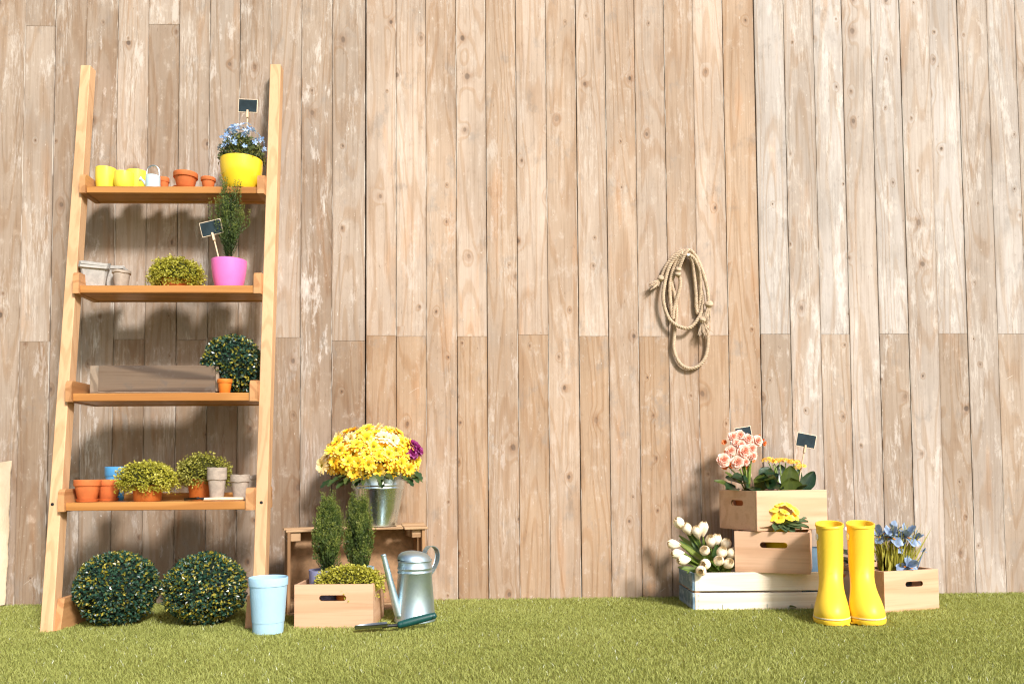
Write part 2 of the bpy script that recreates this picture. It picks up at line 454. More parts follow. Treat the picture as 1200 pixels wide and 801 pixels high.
class MB:
    def __init__(s):
        s.v, s.f, s.mi, s.r = [], [], [], []
        s.n = 0

    def add(s, verts, faces, mat=0, rnd=0.5, X=None):
        v = np.asarray(verts, float).reshape(-1, 3)
        if X is not None:
            m = np.array(X)
            v = v @ m[:3, :3].T + m[:3, 3]
        s.v.append(v)
        if isinstance(rnd, (int, float)):
            rnd = [rnd] * len(faces)
        for f, q in zip(faces, rnd):
            s.f.append(tuple(int(i) + s.n for i in f))
            s.mi.append(mat)
            s.r.append(float(q))
        s.n += len(v)

    def box(s, x0, x1, y0, y1, z0, z1, bev=0.0015, mat=0, X=None):
        c = [(x0 + x1) / 2, (y0 + y1) / 2, (z0 + z1) / 2]
        h = [abs(x1 - x0) / 2, abs(y1 - y0) / 2, abs(z1 - z0) / 2]
        b = min(bev, min(h) * 0.45)
        vs, idx = [], {}
        for sx in (-1, 1):
            for sy in (-1, 1):
                for sz in (-1, 1):
                    for a in range(3):
                        p = [sx * h[0], sy * h[1], sz * h[2]]
                        for k in range(3):
                            if k != a:
                                p[k] -= (sx, sy, sz)[k] * b
                        idx[(sx, sy, sz, a)] = len(vs)
                        vs.append([c[k] + p[k] for k in range(3)])
        fs = []
        for a in range(3):
            o = [k for k in range(3) if k != a]
            for sg in (-1, 1):
                q = []
                for u, w in ((-1, -1), (1, -1), (1, 1), (-1, 1)):
                    k = [0, 0, 0]
                    k[a] = sg
                    k[o[0]] = u
                    k[o[1]] = w
                    q.append(idx[(*k, a)])
                fs.append(q)
            for u in (-1, 1):
                for w in (-1, 1):
                    e = []
                    for sg in (-1, 1):
                        k = [0, 0, 0]
                        k[a] = sg
                        k[o[0]] = u
                        k[o[1]] = w
                        e.append((idx[(*k, o[0])], idx[(*k, o[1])]))
                    fs.append([e[0][0], e[0][1], e[1][1], e[1][0]])
        for sx in (-1, 1):
            for sy in (-1, 1):
                for sz in (-1, 1):
                    fs.append([idx[(sx, sy, sz, a)] for a in range(3)])
        # outward winding
        va = np.array(vs)
        cc = np.array(c)
        out = []
        for f in fs:
            p = va[f]
            nrm = np.cross(p[1] - p[0], p[2] - p[0])
            out.append(f if np.dot(nrm, p.mean(0) - cc) > 0 else f[::-1])
        s.add(vs, out, mat, 0.5, X)
        return s

    def hexa(s, b, t, mat=0):
        """b, t: four bottom and four top corners, counter-clockwise from above"""
        s.add(list(b) + list(t), [(3, 2, 1, 0), (4, 5, 6, 7), (0, 1, 5, 4), (1, 2, 6, 5), (2, 3, 7, 6), (3, 0, 4, 7)], mat)
        return s

    def lathe(s, prof, seg=32, X=None, mat=0, mats=None, wob=None):
        vs, fs, ms = [], [], []
        rings = []
        for (r, z) in prof:
            if r < 1e-6:
                rings.append([len(vs)])
                vs.append((0, 0, z))
            else:
                rings.append(list(range(len(vs), len(vs) + seg)))
                for k in range(seg):
                    a = 2 * pi * k / seg
                    q = wob(a, z) if wob else (1.0, 0.0)
                    vs.append((r * q[0] * cos(a), r * q[0] * sin(a), z + q[1]))
        for i in range(len(rings) - 1):
            A, B = rings[i], rings[i + 1]
            for k in range(seg):
                k2 = (k + 1) % seg
                if len(A) == 1 and len(B) == 1:
                    continue
                if len(A) == 1:
                    fs.append((A[0], B[k2], B[k]))
                elif len(B) == 1:
                    fs.append((A[k], A[k2], B[0]))
                else:
                    fs.append((A[k], A[k2], B[k2], B[k]))
        s.add(vs, fs, mat, 0.5, X)
        return s

    def tube(s, pts, rad, seg=8, mat=0, caps=True, rnd=0.5, X=None, flat=None):
        P = np.array(pts, float)
        n = len(P)
        if isinstance(rad, (int, float)):
            rad = [rad] * n
        tg = np.gradient(P, axis=0)
        tg /= np.linalg.norm(tg, axis=1)[:, None] + 1e-12
        up = np.array([0, 0, 1.0]) if abs(tg[0][2]) < 0.9 else np.array([1.0, 0, 0])
        u = np.cross(tg[0], up)
        u /= np.linalg.norm(u)
        vs = []
        for i in range(n):
            u = u - tg[i] * np.dot(u, tg[i])
            u /= np.linalg.norm(u) + 1e-12
            w = np.cross(tg[i], u)
            for k in range(seg):
                a = 2 * pi * k / seg
                fl = flat if flat else 1.0
                vs.append(P[i] + rad[i] * (cos(a) * u + sin(a) * w * fl))
        fs = []
        for i in range(n - 1):
            for k in range(seg):
                k2 = (k + 1) % seg
                fs.append((i * seg + k, i * seg + k2, (i + 1) * seg + k2, (i + 1) * seg + k))
        if caps:
            fs.append(tuple(range(seg))[::-1])
            fs.append(tuple((n - 1) * seg + k for k in range(seg)))
        s.add(vs, fs, mat, rnd, X)
        return s

    def sheet(s, fn, nu, nv, mat=0, rnd=0.5, X=None, close=False):
        vs = [fn(i / nu, j / nv) for i in range(nu + 1) for j in range(nv + 1)]
        fs, rr = [], []
        for i in range(nu):
            for j in range(nv):
                a = i * (nv + 1) + j
                fs.append((a, a + nv + 1, a + nv + 2, a + 1))
                rr.append(rnd(((i + .5) / nu), (j + .5) / nv) if callable(rnd) else rnd)
        s.add(vs, fs, mat, rr, X)
        return s

    def leaves(s, P, A, N, L, W, rnd, mat=0, fold=0.25, bend=0.2):
        """clouds of small folded leaves: base P, axis A, facing N"""
        P, A, N = (np.asarray(a, float) for a in (P, A, N))
        A = A / (np.linalg.norm(A, axis=1)[:, None] + 1e-9)
        S = np.cross(A, N)
        S /= np.linalg.norm(S, axis=1)[:, None] + 1e-9
        N = np.cross(S, A)
        L = np.broadcast_to(np.asarray(L, float), (len(P),))[:, None]
        W = np.broadcast_to(np.asarray(W, float), (len(P),))[:, None]
        mid = P + A * L * 0.55
        v0, v1 = P, mid + S * W * 0.5 + N * W * fold
        v2, v3 = P + A * L - N * L * bend, mid - S * W * 0.5 + N * W * fold
        vs = np.stack([v0, v1, v2, v3], 1).reshape(-1, 3)
        k = np.arange(len(P)) * 4
        F = np.stack([np.stack([k, k + 1, k + 2], 1), np.stack([k, k + 2, k + 3], 1)], 1).reshape(-1, 3)
        s.add(vs, F.tolist(), mat, np.repeat(np.asarray(rnd), 2).tolist())
        return s

    def build(s, name, mats, parent=None, smooth=None, loc=None):
        me = bpy.data.meshes.new(name)
        V = np.concatenate(s.v) if s.v else np.zeros((0, 3))
        me.from_pydata(V.tolist(), [], s.f)
        mats = mats if isinstance(mats, (list, tuple)) else [mats]
        for m in mats:
            me.materials.append(M[m] if isinstance(m, str) else m)
        if len(mats) > 1:
            me.polygons.foreach_set('material_index', s.mi)
        at = me.attributes.new('rnd', 'FLOAT', 'FACE')
        at.data.foreach_set('value', s.r)
        if smooth is not None:
            me.polygons.foreach_set('use_smooth', [True] * len(s.f))
            if smooth < 180:
                me.set_sharp_from_angle(angle=radians(smooth))
        me.update()
        return link(name, me, parent, loc)


def link(name, me, parent=None, loc=None):
    o = bpy.data.objects.new(name, me)
    COL.objects.link(o)
    if parent is not None:
        o.parent = parent
    if loc is not None:
        o.location = loc
    return o


def thing(name, label, cat, loc=(0, 0, 0), yaw=0.0, group=None):
    o = bpy.data.objects.new(name, None)
    o.empty_display_size = 0.05
    COL.objects.link(o)
    o.location = loc
    o.rotation_euler = (0, 0, radians(yaw))
    return tag(o, label, cat, group)


def tag(o, label, cat, group=None):
    o['label'] = label
    o['category'] = cat
    if group:
        o['group'] = group
    return o


def stuff(o):
    o['kind'] = 'stuff'
    return o


def rv(n, s=1.0):
    return RNG.normal(size=(n, 3)) * s


# ------------------------------------------------------------ the setting: wall of planks
SEAMS = [-1.784, -1.679, -1.577, -1.471, -1.363, -1.257, -1.151, -1.045, -0.941, -0.833, -0.727, -0.62, -0.506, -0.398,
         -0.294, -0.188, -0.083, 0.023, 0.129, 0.236, 0.34, 0.446, 0.551, 0.655, 0.762, 0.874, 0.982, 1.09, 1.193, 1.298,
         1.404, 1.511, 1.616, 1.724, 1.828, 1.935]
while SEAMS[0] > -2.7:
    SEAMS.insert(0, SEAMS[0] - 0.1055)
while SEAMS[-1] < 2.9:
    SEAMS.append(SEAMS[-1] + 0.105)
wall = thing('plank_wall', 'tall wall of upright weathered wooden planks behind everything', 'wall')
wall_rng = random.Random(21)
JOINT = {1: 0.893, 4: 0.90, 6: 0.897, 7: 0.905, 9: 0.905, 11: 0.893, 12: 0.911, 13: 0.908, 15: 0.907, 17: 0.913, 19: 0.907,
         21: 0.906, 23: 0.909, 25: 0.913, 27: 0.912, 29: 0.913, 31: 0.914, 33: 0.912}
TOPJ = {1: 1.995, 5: 2.005}
k0 = SEAMS.index(-1.784)
MIDDLE = (SEAMS.index(-0.506), SEAMS.index(0.874))


def mixc(a, b, t):
    return tuple(x + (y - x) * t for x, y in zip(a, b))


for i in range(len(SEAMS) - 1):
    x0, x1 = SEAMS[i], SEAMS[i + 1]
    k = i - k0
    cuts = [0.0, 2.55]
    for jd in (JOINT, TOPJ):
        if k in jd:
            cuts.append(jd[k])
    cuts.sort()
    gl = 0.0006 + wall_rng.random() ** 2 * 0.0011
    gr = 0.0006 + wall_rng.random() ** 2 * 0.0011
    if i == MIDDLE[0]:
        gl += 0.0042
    if i == MIDDLE[1]:
        gl += 0.0022
    yo0 = wall_rng.random() * 0.0026
    q0 = wall_rng.random()
    for a, b in zip(cuts[:-1], cuts[1:]):
        m = MB()
        yo = yo0 + wall_rng.random() * 0.0003
        w = (x1 - x0)
        m.box(-w / 2 + gl, w / 2 - gr, 0.0, 0.02, -(b - a) / 2 + 0.0003, (b - a) / 2 - 0.0003, 0.0006)
        o = m.build('plank', 'plank', wall, None, ((x0 + x1) / 2, -yo, (a + b) / 2))
        o.rotation_euler = (0, radians(wall_rng.uniform(-0.03, 0.03)), 0)
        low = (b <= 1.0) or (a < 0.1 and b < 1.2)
        q = 0.7 * q0 + 0.3 * wall_rng.random()
        if i < MIDDLE[0]:
            hi, lo = mixc((0.37, 0.30, 0.242), (0.42, 0.343, 0.28), q), mixc((0.26, 0.186, 0.13), (0.31, 0.228, 0.164), q)  # left lower tint darkest, with shade put into the colour
            wear = 0.5 + 0.4 * wall_rng.random() if not low else 0.35 + 0.3 * wall_rng.random()
        elif i < MIDDLE[1]:
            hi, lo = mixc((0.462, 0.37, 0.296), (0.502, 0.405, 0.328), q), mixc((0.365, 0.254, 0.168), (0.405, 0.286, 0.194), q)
            wear = (0.2 + 0.3 * wall_rng.random()) if not low else 0.08 + 0.2 * wall_rng.random()
            if i == MIDDLE[1] - 1:
                hi, wear = (0.52, 0.395, 0.295), 0.08
        else:
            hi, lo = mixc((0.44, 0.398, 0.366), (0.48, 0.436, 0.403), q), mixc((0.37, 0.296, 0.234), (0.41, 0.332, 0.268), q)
            wear = 0.5 + 0.4 * wall_rng.random()
        base = lo if low else hi  # lower row browner: less weathered wood, and the downward light falloff painted in
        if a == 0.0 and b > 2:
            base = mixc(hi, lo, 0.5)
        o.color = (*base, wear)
m = MB()
m.box(-2.72, 3.0, 0.024, 0.05, 0.0, 2.54, 0.002)
m.build('backing_board', 'backing', wall)

# ------------------------------------------------------------ the setting: turf
m = MB()
m.add([(-60, -60, 0), (60, -60, 0), (60, 60, 0), (-60, 60, 0)], [(0, 1, 2, 3)])
gd = m.build('ground', 'ground')
gd['kind'] = 'structure'

FLAT = [('c', -1.172, -0.36, 0.07), ('c', -0.913, -0.37, 0.07), ('c', -0.683, -0.535, 0.05), ('c', -0.302, -0.40, 0.066),
        ('r', -0.632, -0.48, 0.222, 0.19, -2.0), ('r', 0.56, -0.267, 0.44, 0.2, -1.5), ('r', 1.117, -0.355, 0.205, 0.26, 15.0),
        ('r', -0.70, -0.285, 0.43, 0.155, 17.0), ('r', -1.336, -0.49, 0.05, 0.33, 0.0), ('r', -0.77, -0.49, 0.055, 0.33, 0.0),
        ('r', 0.845, -0.56, 0.10, 0.19, -15.0), ('r', 0.94, -0.56, 0.10, 0.19, -15.0), ('r', -0.452, -0.575, 0.12, 0.05, 9.0)]


def turf():
    n = 480000
    x = RNG.uniform(-2.4, 2.6, n)
    y = -1.8 * RNG.random(n) ** 1.0 - 0.002
    keep = np.ones(n, bool)
    for q in FLAT:
        if q[0] == 'c':
            keep &= (x - q[1]) ** 2 + (y - q[2]) ** 2 > q[3] ** 2
        else:
            c, s = cos(radians(q[5])), sin(radians(q[5]))
            u = (x - q[1]) * c + (y - q[2]) * s
            w = -(x - q[1]) * s + (y - q[2]) * c
            keep &= ~((u > -0.002) & (u < q[3] + 0.002) & (w > -0.002) & (w < q[4] + 0.002))
    x, y = x[keep], y[keep]
    n = len(x)
    clump = np.sin(x * 31 + np.sin(y * 23) * 2) * np.sin(y * 41 + np.sin(x * 17) * 2)
    clump2 = np.sin(x * 7.3 + 1.7 * np.sin(y * 5.1)) * np.sin(y * 8.7 + 1.3 * np.sin(x * 4.2))
    h = 0.0068 + 0.0006 * clump + 0.0008 * clump2 + RNG.random(n) * 0.0038
    w = 0.0005 + RNG.random(n) * 0.0005
    a = RNG.random(n) * 2 * pi
    la = RNG.random(n) * 2 * pi + 0.0
    lean = 0.25 + RNG.random(n) * 0.9
    dx, dy = np.cos(la) * lean * h, np.sin(la) * lean * h
    dx += 0.25 * h * clump2
    sx, sy = np.cos(a) * w, np.sin(a) * w
    z0 = np.zeros(n) - 0.001
    b0 = np.stack([x - sx, y - sy, z0], 1)
    b1 = np.stack([x + sx, y + sy, z0], 1)
    m0 = np.stack([x - sx * .85 + dx * .35, y - sy * .85 + dy * .35, h * .6], 1)
    m1 = np.stack([x + sx * .85 + dx * .35, y + sy * .85 + dy * .35, h * .6], 1)
    t = np.stack([x + dx, y + dy, h], 1)
    t[:, 1] = np.minimum(t[:, 1], -0.004)
    V = np.stack([b0, b1, m1, m0, t], 1).reshape(-1, 3)
    k = np.arange(n) * 5
    loops = np.stack([k, k + 1, k + 2, k + 3, k + 3, k + 2, k + 4], 1).reshape(-1)
    me = bpy.data.meshes.new('turf')
    me.vertices.add(len(V))
    me.vertices.foreach_set('co', V.astype(np.float32).ravel())
    me.loops.add(len(loops))
    me.loops.foreach_set('vertex_index', loops.astype(np.int32))
    me.polygons.add(2 * n)
    st = np.stack([np.arange(n) * 7, np.arange(n) * 7 + 4], 1).reshape(-1)
    me.polygons.foreach_set('loop_start', st.astype(np.int32))
    me.update(calc_edges=True)
    r = np.clip(0.42 + 0.10 * clump2 + RNG.normal(size=n) * 0.15, 0, 0.93)
    r[RNG.random(n) < 0.008] = 1.0
    at = me.attributes.new('rnd', 'FLOAT', 'FACE')
    at.data.foreach_set('value', np.repeat(r, 2).astype(np.float32))
    me.materials.append(M['turf'])
    o = link('turf', me)
    stuff(tag(o, 'short olive green artificial turf covering the ground', 'grass'))


turf()

# ------------------------------------------------------------ burlap at the left edge
m = MB()
rb = random.Random(3)
N = 60
edge = [-1.684 + 0.0012 * sin(k * 0.45) + rb.uniform(-0.0008, 0.0008) - 0.012 * (1 - k / N) for k in range(N + 1)]


def sack(u, v):
    k = min(N, int(round(v * N)))
    x = -2.02 + (edge[k] + 2.02) * u
    return (x, -0.016 - 0.012 * sin(u * 9 + v * 2) ** 2 - 0.01 * (1 - v), 0.004 + 0.479 * v + 0.006 * sin(u * 7))


m.sheet(sack, 24, N)
m.sheet(lambda u, v: (lambda p: (p[0], p[1] + 0.004, p[2]))(sack(1 - u, v)), 24, N)
tag(m.build('burlap_cloth', 'burlap', None, 60), 'pale beige burlap cloth hanging low on the wall at the left edge', 'cloth')

# ------------------------------------------------------------ ladder shelf
lad = thing('ladder_shelf', 'tall leaning wooden ladder shelf with four shelves and two rails', 'shelf')


def front(z):
    return -0.48 + 0.23 * z


def rail_x(z, side):
    t = z / 1.83
    return (-1.336 - 0.125 * t, -1.301 - 0.127 * t) if side == 0 else (-0.752 - 0.070 * t, -0.718 - 0.068 * t)


for side in (0, 1):
    m = MB()
    zt = 1.828 if side == 0 else 1.838
    rings = []
    zs = np.linspace(0.0, zt, 9)
    for z in zs:
        xa, xb = rail_x(z, side)
        yf = front(z)
        dp = 0.042
        b = 0.002
        rings.append([(xa + b, yf, z), (xb - b, yf, z), (xb, yf + b, z), (xb, yf + dp - b, z), (xb - b, yf + dp, z), (xa + b, yf + dp, z), (xa, yf + dp - b, z), (xa, yf + b, z)])
    vs = [p for r in rings for p in r]
    fs = [(i * 8 + k, i * 8 + (k + 1) % 8, (i + 1) * 8 + (k + 1) % 8, (i + 1) * 8 + k) for i in range(8) for k in range(8)]
    fs += [tuple(range(8))[::-1], tuple(64 + k for k in range(8))]
    m.add(vs, fs)
    m.build('rail', 'oak_z', lad, 40)
SH = [(1.345, 1.368, 1.407, 0.100), (1.001, 1.026, 1.067, 0.130), (0.656, 0.681, 0.719, 0.165), (0.332, 0.357, 0.396, 0.200)]
for z0, z1, zb, dep in SH:
    yf = front((z0 + z1) / 2) - 0.012
    xl = rail_x(z0, 0)[1] + 0.0005
    xr = rail_x(z0, 1)[0] - 0.0005
    m = MB()
    m.box(xl + 0.019, xr - 0.023, yf, yf + dep - 0.016, z0 + 0.001, z1, 0.0015)
    sh = m.build('shelf', 'oak_x', lad, 40)
    m = MB()
    m.box(xl + 0.019, xr - 0.023, yf + dep - 0.0155, yf + dep, z0 - 0.001, z1 + 0.022, 0.0015)
    m.build('back_lip', 'oak_x', sh, 40)
    for a, b in ((xl, xl + 0.0185), (xr - 0.0225, xr)):
        m = MB()
        yb = yf + dep + 0.001
        # side cheek with a rounded front top corner
        prof = [(yf - 0.007, z0 - 0.001), (yb, z0 - 0.001), (yb, zb - 0.004), (yb - 0.004, zb), (yf + 0.004, zb), (yf - 0.003, zb - 0.004), (yf - 0.007, zb - 0.012)]
        n = len(prof)
        vs = [(a, y, z) for y, z in prof] + [(b, y, z) for y, z in prof]
        fs = [tuple(range(n))[::-1], tuple(range(n, 2 * n))] + [(k, (k + 1) % n, n + (k + 1) % n, n + k) for k in range(n)]
        m.add(vs, fs)
        m.build('cheek', 'oak_y', sh, 40)
for side in (0, 1):
    m = MB()
    xa = rail_x(0.04, side)[1] + 0.0005 if side == 0 else rail_x(0.04, 1)[0] - 0.0195
    y0 = front(0.0) + 0.012
    m.hexa([(xa, y0, 0.001), (xa + 0.019, y0, 0.001), (xa + 0.019, y0 + 0.26, 0.001), (xa, y0 + 0.26, 0.001)],
           [(xa, y0 + 0.02, 0.088), (xa + 0.019, y0 + 0.02, 0.088), (xa + 0.019, y0 + 0.26, 0.088), (xa, y0 + 0.26, 0.088)])
    m.build('base_panel', 'oak_y', lad, 40)
for side, x in ((0, -1.349), (1, -0.748)):
    m = MB()
    zb = 0.352
    m.lathe([(0.0048, 0), (0.0048, 0.001), (0.003, 0.0016), (0.0028, 0.0008), (0, 0.0006)], 14, T(x, front(zb), zb) @ R('X', 90))
    m.build('bolt', 'black', lad, 40)
Z1, Z2, Z3, Z4 = (s[1] + 0.0008 for s in SH)


# ------------------------------------------------------------ pots
def pot_profile(rt, rb, h, rim=0.0, rimh=0.0, wall=0.003, curve=0.0, foot=0.0):
    p = [(0.0, 0.0), (rb - 0.001, 0.0), (rb, 0.0012)]
    n = 7 if curve else 1
    hh = h - rimh
    for i in range(1, n + 1):
        t = i / n
        p.append((rb + (rt - rb) * t + curve * sin(pi * t), 0.0012 + (hh - 0.0012) * t))
    ro = rt
    if rim:
        ro = rt + rim
        p += [(ro - 0.0005, hh + 0.0004), (ro, hh + 0.0012), (ro, h - 0.001)]
    p += [(ro - 0.0008, h), (ro - wall + 0.0006, h), (ro - wall, h - 0.001)]
    for i in range(3, -1, -1):
        t = i / 4
        p.append((max(rb + (rt - rb) * t - wall + curve * sin(pi * t), 0.002), max(wall, h * t)))
    p.append((0.0, wall))
    return p


def pot_mesh(name, mat, parent=None, loc=None, seg=36, **k):
    m = MB()
    m.lathe(pot_profile(**k), seg)
    return m.build(name, mat, parent, 38, loc)


def soil(parent, r, z):
    m = MB()
    m.lathe([(r, z - 0.004), (r * 0.9, z), (r * 0.5, z + 0.002), (0.0, z + 0.001)], 20)
    return m.build('soil', 'soil', parent, 60)


YP = -0.125
# yellow cups and little watering can on the top shelf
for nm, x, y, rt, rb, h, lab in (('cup', -1.337, -0.128, 0.032, 0.028, 0.075, 'tall yellow cup at the left end of the top shelf'),
                                 ('cup', -1.268, -0.150, 0.030, 0.026, 0.053, 'short yellow cup in front of another on the top shelf'),
                                 ('cup', -1.243, -0.112, 0.034, 0.029, 0.071, 'yellow cup behind the short one, next to the tiny watering can')):
    o = pot_mesh(nm, 'lemon_gloss', None, (x, y, Z1), rt=rt, rb=rb, h=h, wall=0.0025, curve=0.002)
    tag(o, lab, 'cup', 'yellow cups on the top shelf')

mw = thing('toy_watering_can', 'tiny pale blue watering can with upright wire handle on top shelf', 'watering can', (-1.173, -0.155, Z1))
m = MB()
m.lathe([(0, 0), (0.0225, 0), (0.023, 0.001), (0.0225, 0.039), (0.023, 0.041), (0.021, 0.042), (0.0205, 0.040), (0.0205, 0.012), (0, 0.011)], 28)
m.build('body', 'pale_enamel', mw, 38)
m = MB()
m.tube([(-0.021, 0, 0.012), (-0.028, -0.004, 0.022), (-0.033, -0.008, 0.028)], [0.005, 0.004, 0.0035], 10)
m.lathe([(0, 0), (0.004, 0), (0.008, 0.005), (0.0085, 0.007), (0, 0.0085)], 16, T(-0.033, -0.008, 0.027) @ frame_to((-0.8, -0.45, 0.35)))
m.build('spout', 'pale_enamel', mw, 40)
m = MB()
m.tube([(0.0205 * cos(a), 0, 0.041 + 0.036 * sin(a) ** 0.6 if a not in (0, pi) else 0.035) for a in np.linspace(0, pi, 17)], 0.0024, 8)
m.build('handle', 'wire', mw, 40)


def terracotta(x, y, z, rt, rb, h, lab, rim=0.004, mat='terracotta', cat='plant pot', group=None, rimh=None):
    o = pot_mesh('terracotta_pot', mat, None, (x, y, z), rt=rt - rim, rb=rb, h=h, rim=rim, rimh=rimh or h * 0.3, wall=0.0045)
    return tag(o, lab, cat, group)


GT = 'terracotta pots on the ladder shelf'
terracotta(-1.157, -0.108, Z1, 0.018, 0.012, 0.053, 'tiny terracotta pot half hidden behind the toy watering can', 0.002, group=GT)
m = MB()
m.lathe([(0, 0), (0.036, 0), (0.042, 0.007), (0.0395, 0.007), (0.034, 0.003), (0, 0.003)], 36)
tag(m.build('saucer', 'terracotta', None, 40, (-1.077, -0.132, Z1)), 'terracotta saucer under the wide empty pot on the top shelf', 'saucer')
terracotta(-1.076, -0.132, Z1 + 0.0035, 0.0385, 0.025, 0.056, 'wide empty terracotta pot on a saucer on the top shelf', 0.004, group=GT)
terracotta(-0.997, -0.147, Z1, 0.0235, 0.0165, 0.039, 'small empty terracotta pot left of the yellow planter', 0.003, group=GT)


# ------------------------------------------------------------ foliage builders
def sphere_pts(n):
    d = rv(n)
    return d / np.linalg.norm(d, axis=1)[:, None]


def boxwood(name, lab, x, y, z, r, group, seed=0, squash=(1.0, 1.0, 0.92), yel=0.25):
    t = thing(name, lab, 'topiary ball', (x, y, z), seed * 40, group)
    sq = np.array(squash)
    cz = r * squash[2]
    m = MB()
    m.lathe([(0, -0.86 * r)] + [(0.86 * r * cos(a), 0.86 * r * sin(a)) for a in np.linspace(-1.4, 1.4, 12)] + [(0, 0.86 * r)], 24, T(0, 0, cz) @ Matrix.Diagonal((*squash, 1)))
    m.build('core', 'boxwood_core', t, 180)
    n = int(6200 * (r / 0.115) ** 2)
    d = sphere_pts(n)
    lump = 1 + 0.025 * np.sin(d[:, 0] * 7 + seed) * np.sin(d[:, 1] * 6 + 2 * seed) + 0.02 * np.sin(d[:, 2] * 9 + seed)
    rr = r * lump * (0.84 + 0.15 * RNG.random(n))
    P = d * rr[:, None] * sq
    keep = P[:, 2] + cz > 0.004
    d, P = d[keep], P[keep]
    n = len(P)
    P[:, 2] += cz
    A = d + rv(n, 0.75)
    Nn = d + rv(n, 0.5)
    rnd = RNG.random(n)
    young = RNG.random(n) < yel
    rnd = np.where(young, 0.68 + 0.32 * rnd, 0.62 * rnd)
    m = MB()
    m.leaves(P, A, Nn, 0.0085 + 0.004 * RNG.random(n), 0.0058 + 0.0028 * RNG.random(n), rnd, 0, 0.18, 0.15)
    stuff(m.build('foliage', 'boxwood', t))
    return t


def moss(parent, z, r, h, n, mat='moss', droop=0.3, off=(0, 0), size=1.0, seed=0, core='moss_core', ry=None):
    """low cushion of tiny round leaves spilling over a pot rim"""
    ry = ry or r
    ox, oy = off
    m = MB()
    m.lathe([(0.80, -0.3), (0.84, 0.0), (0.80, 0.3), (0.6, 0.6), (0.3, 0.78), (0, 0.84)], 20, T(ox, oy, z) @ Matrix.Diagonal((r, ry, h, 1)))
    m.build('cushion', core, parent, 180)
    u = RNG.random(n)
    th = RNG.random(n) * 2 * pi
    el = np.arcsin(u * (1 + droop) - droop)
    lump = 1 + 0.10 * np.sin(th * 3 + seed) * np.cos(el) + 0.07 * np.sin(th * 7 + 2 * seed + el * 5)
    rr = (0.80 + 0.24 * RNG.random(n) ** 1.5) * lump
    d = np.stack([np.cos(th) * np.cos(el), np.sin(th) * np.cos(el), np.sin(el)], 1)
    P = d * rr[:, None] * np.array([r, ry, h]) + np.array([ox, oy, z])
    A = d + rv(n, 0.9)
    Nn = d + rv(n, 0.6)
    Nn[:, 2] += 0.5
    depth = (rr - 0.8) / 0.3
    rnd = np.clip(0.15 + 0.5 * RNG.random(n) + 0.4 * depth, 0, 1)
    m2 = MB()
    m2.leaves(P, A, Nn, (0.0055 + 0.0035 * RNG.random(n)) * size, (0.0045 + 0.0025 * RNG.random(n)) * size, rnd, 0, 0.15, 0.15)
    # trailing threads over the rim
    k = max(10, n // 90)
    for i in range(k):
        a = RNG.random() * 2 * pi
        p = np.array([ox + cos(a) * r * 0.95, oy + sin(a) * ry * 0.95, z - 0.1 * h])
        ln = 0.012 + 0.03 * RNG.random()
        q = 7
        tt = np.linspace(0, 1, q)
        PP = p + np.stack([cos(a) * 0.01 * tt, sin(a) * 0.01 * tt, -ln * tt], 1) + rv(q, 0.0025)
        m2.leaves(PP, rv(q) + np.array([cos(a), sin(a), -0.3]), rv(q) + np.array([cos(a), sin(a), 0.5]), 0.0065 * size, 0.005 * size, RNG.random(q) * 0.8 + 0.1)
    return stuff(m2.build('foliage', mat, parent))


def conifer(parent, z, h, r, n=110, seed=0, off=(0, 0), wisp=0):
    ox, oy = off
    m = MB()
    m.tube([(ox, oy, z - 0.02), (ox + 0.002, oy, z + h * 0.35), (ox, oy, z + h * 0.8)], [0.004, 0.003, 0.001], 7)
    m.build('stem', 'trunk', parent, 60)
    m = MB()
    PP, AA, NN, RR, LL = [], [], [], [], []
    for i in range(n):
        t0 = RNG.random() ** 0.85
        a = RNG.random() * 2 * pi
        zb = z + h * (0.0 + 0.74 * t0)
        env = r * (0.50 + 0.50 * sin(pi * min(0.5, t0 * 1.0 + 0.12))) * (1.0 if t0 < 0.5 else 1 - (t0 - 0.5) * 1.15)
        out = env * (0.35 + 0.65 * sqrt(RNG.random()))
        ln = h * (0.22 + 0.16 * RNG.random())
        if wisp:
            env = r * (0.25 + 0.80 * min(1.0, t0 * 2.2)) * (1.0 if t0 < 0.5 else 1 - (t0 - 0.5) * 0.9)
            out = env * (0.3 + 0.7 * RNG.random())
            ln = h * (0.26 + 0.16 * RNG.random())
        q = 26
        s = np.linspace(0, 1, q)
        rad = 0.003 + (out - 0.003) * np.minimum(1, s * 2.2) ** 0.8 + 0.006 * np.maximum(0, s - 0.6)
        base = np.stack([ox + np.cos(a) * rad, oy + np.sin(a) * rad, zb + ln * s ** 1.15], 1) + rv(q, 0.0012)
        # side twigs
        for j in range(q):
            for kk in range(3):
                b = RNG.random() * 2 * pi
                sd = np.array([cos(b) * 0.7, sin(b) * 0.7, 0.8])
                PP.append(base[j] + np.array([cos(b), sin(b), 0]) * 0.0035 * RNG.random())
                AA.append(sd)
                NN.append([cos(b + 1.5), sin(b + 1.5), 0.3])
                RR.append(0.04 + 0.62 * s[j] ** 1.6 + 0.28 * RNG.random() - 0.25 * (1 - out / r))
                LL.append((0.0080 + 0.004 * RNG.random()) * (1.0 - 0.35 * s[j]))
    LL = np.array(LL)
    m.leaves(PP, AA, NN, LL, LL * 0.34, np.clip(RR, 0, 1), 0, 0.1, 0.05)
    return stuff(m.build('foliage', 'conifer', parent))


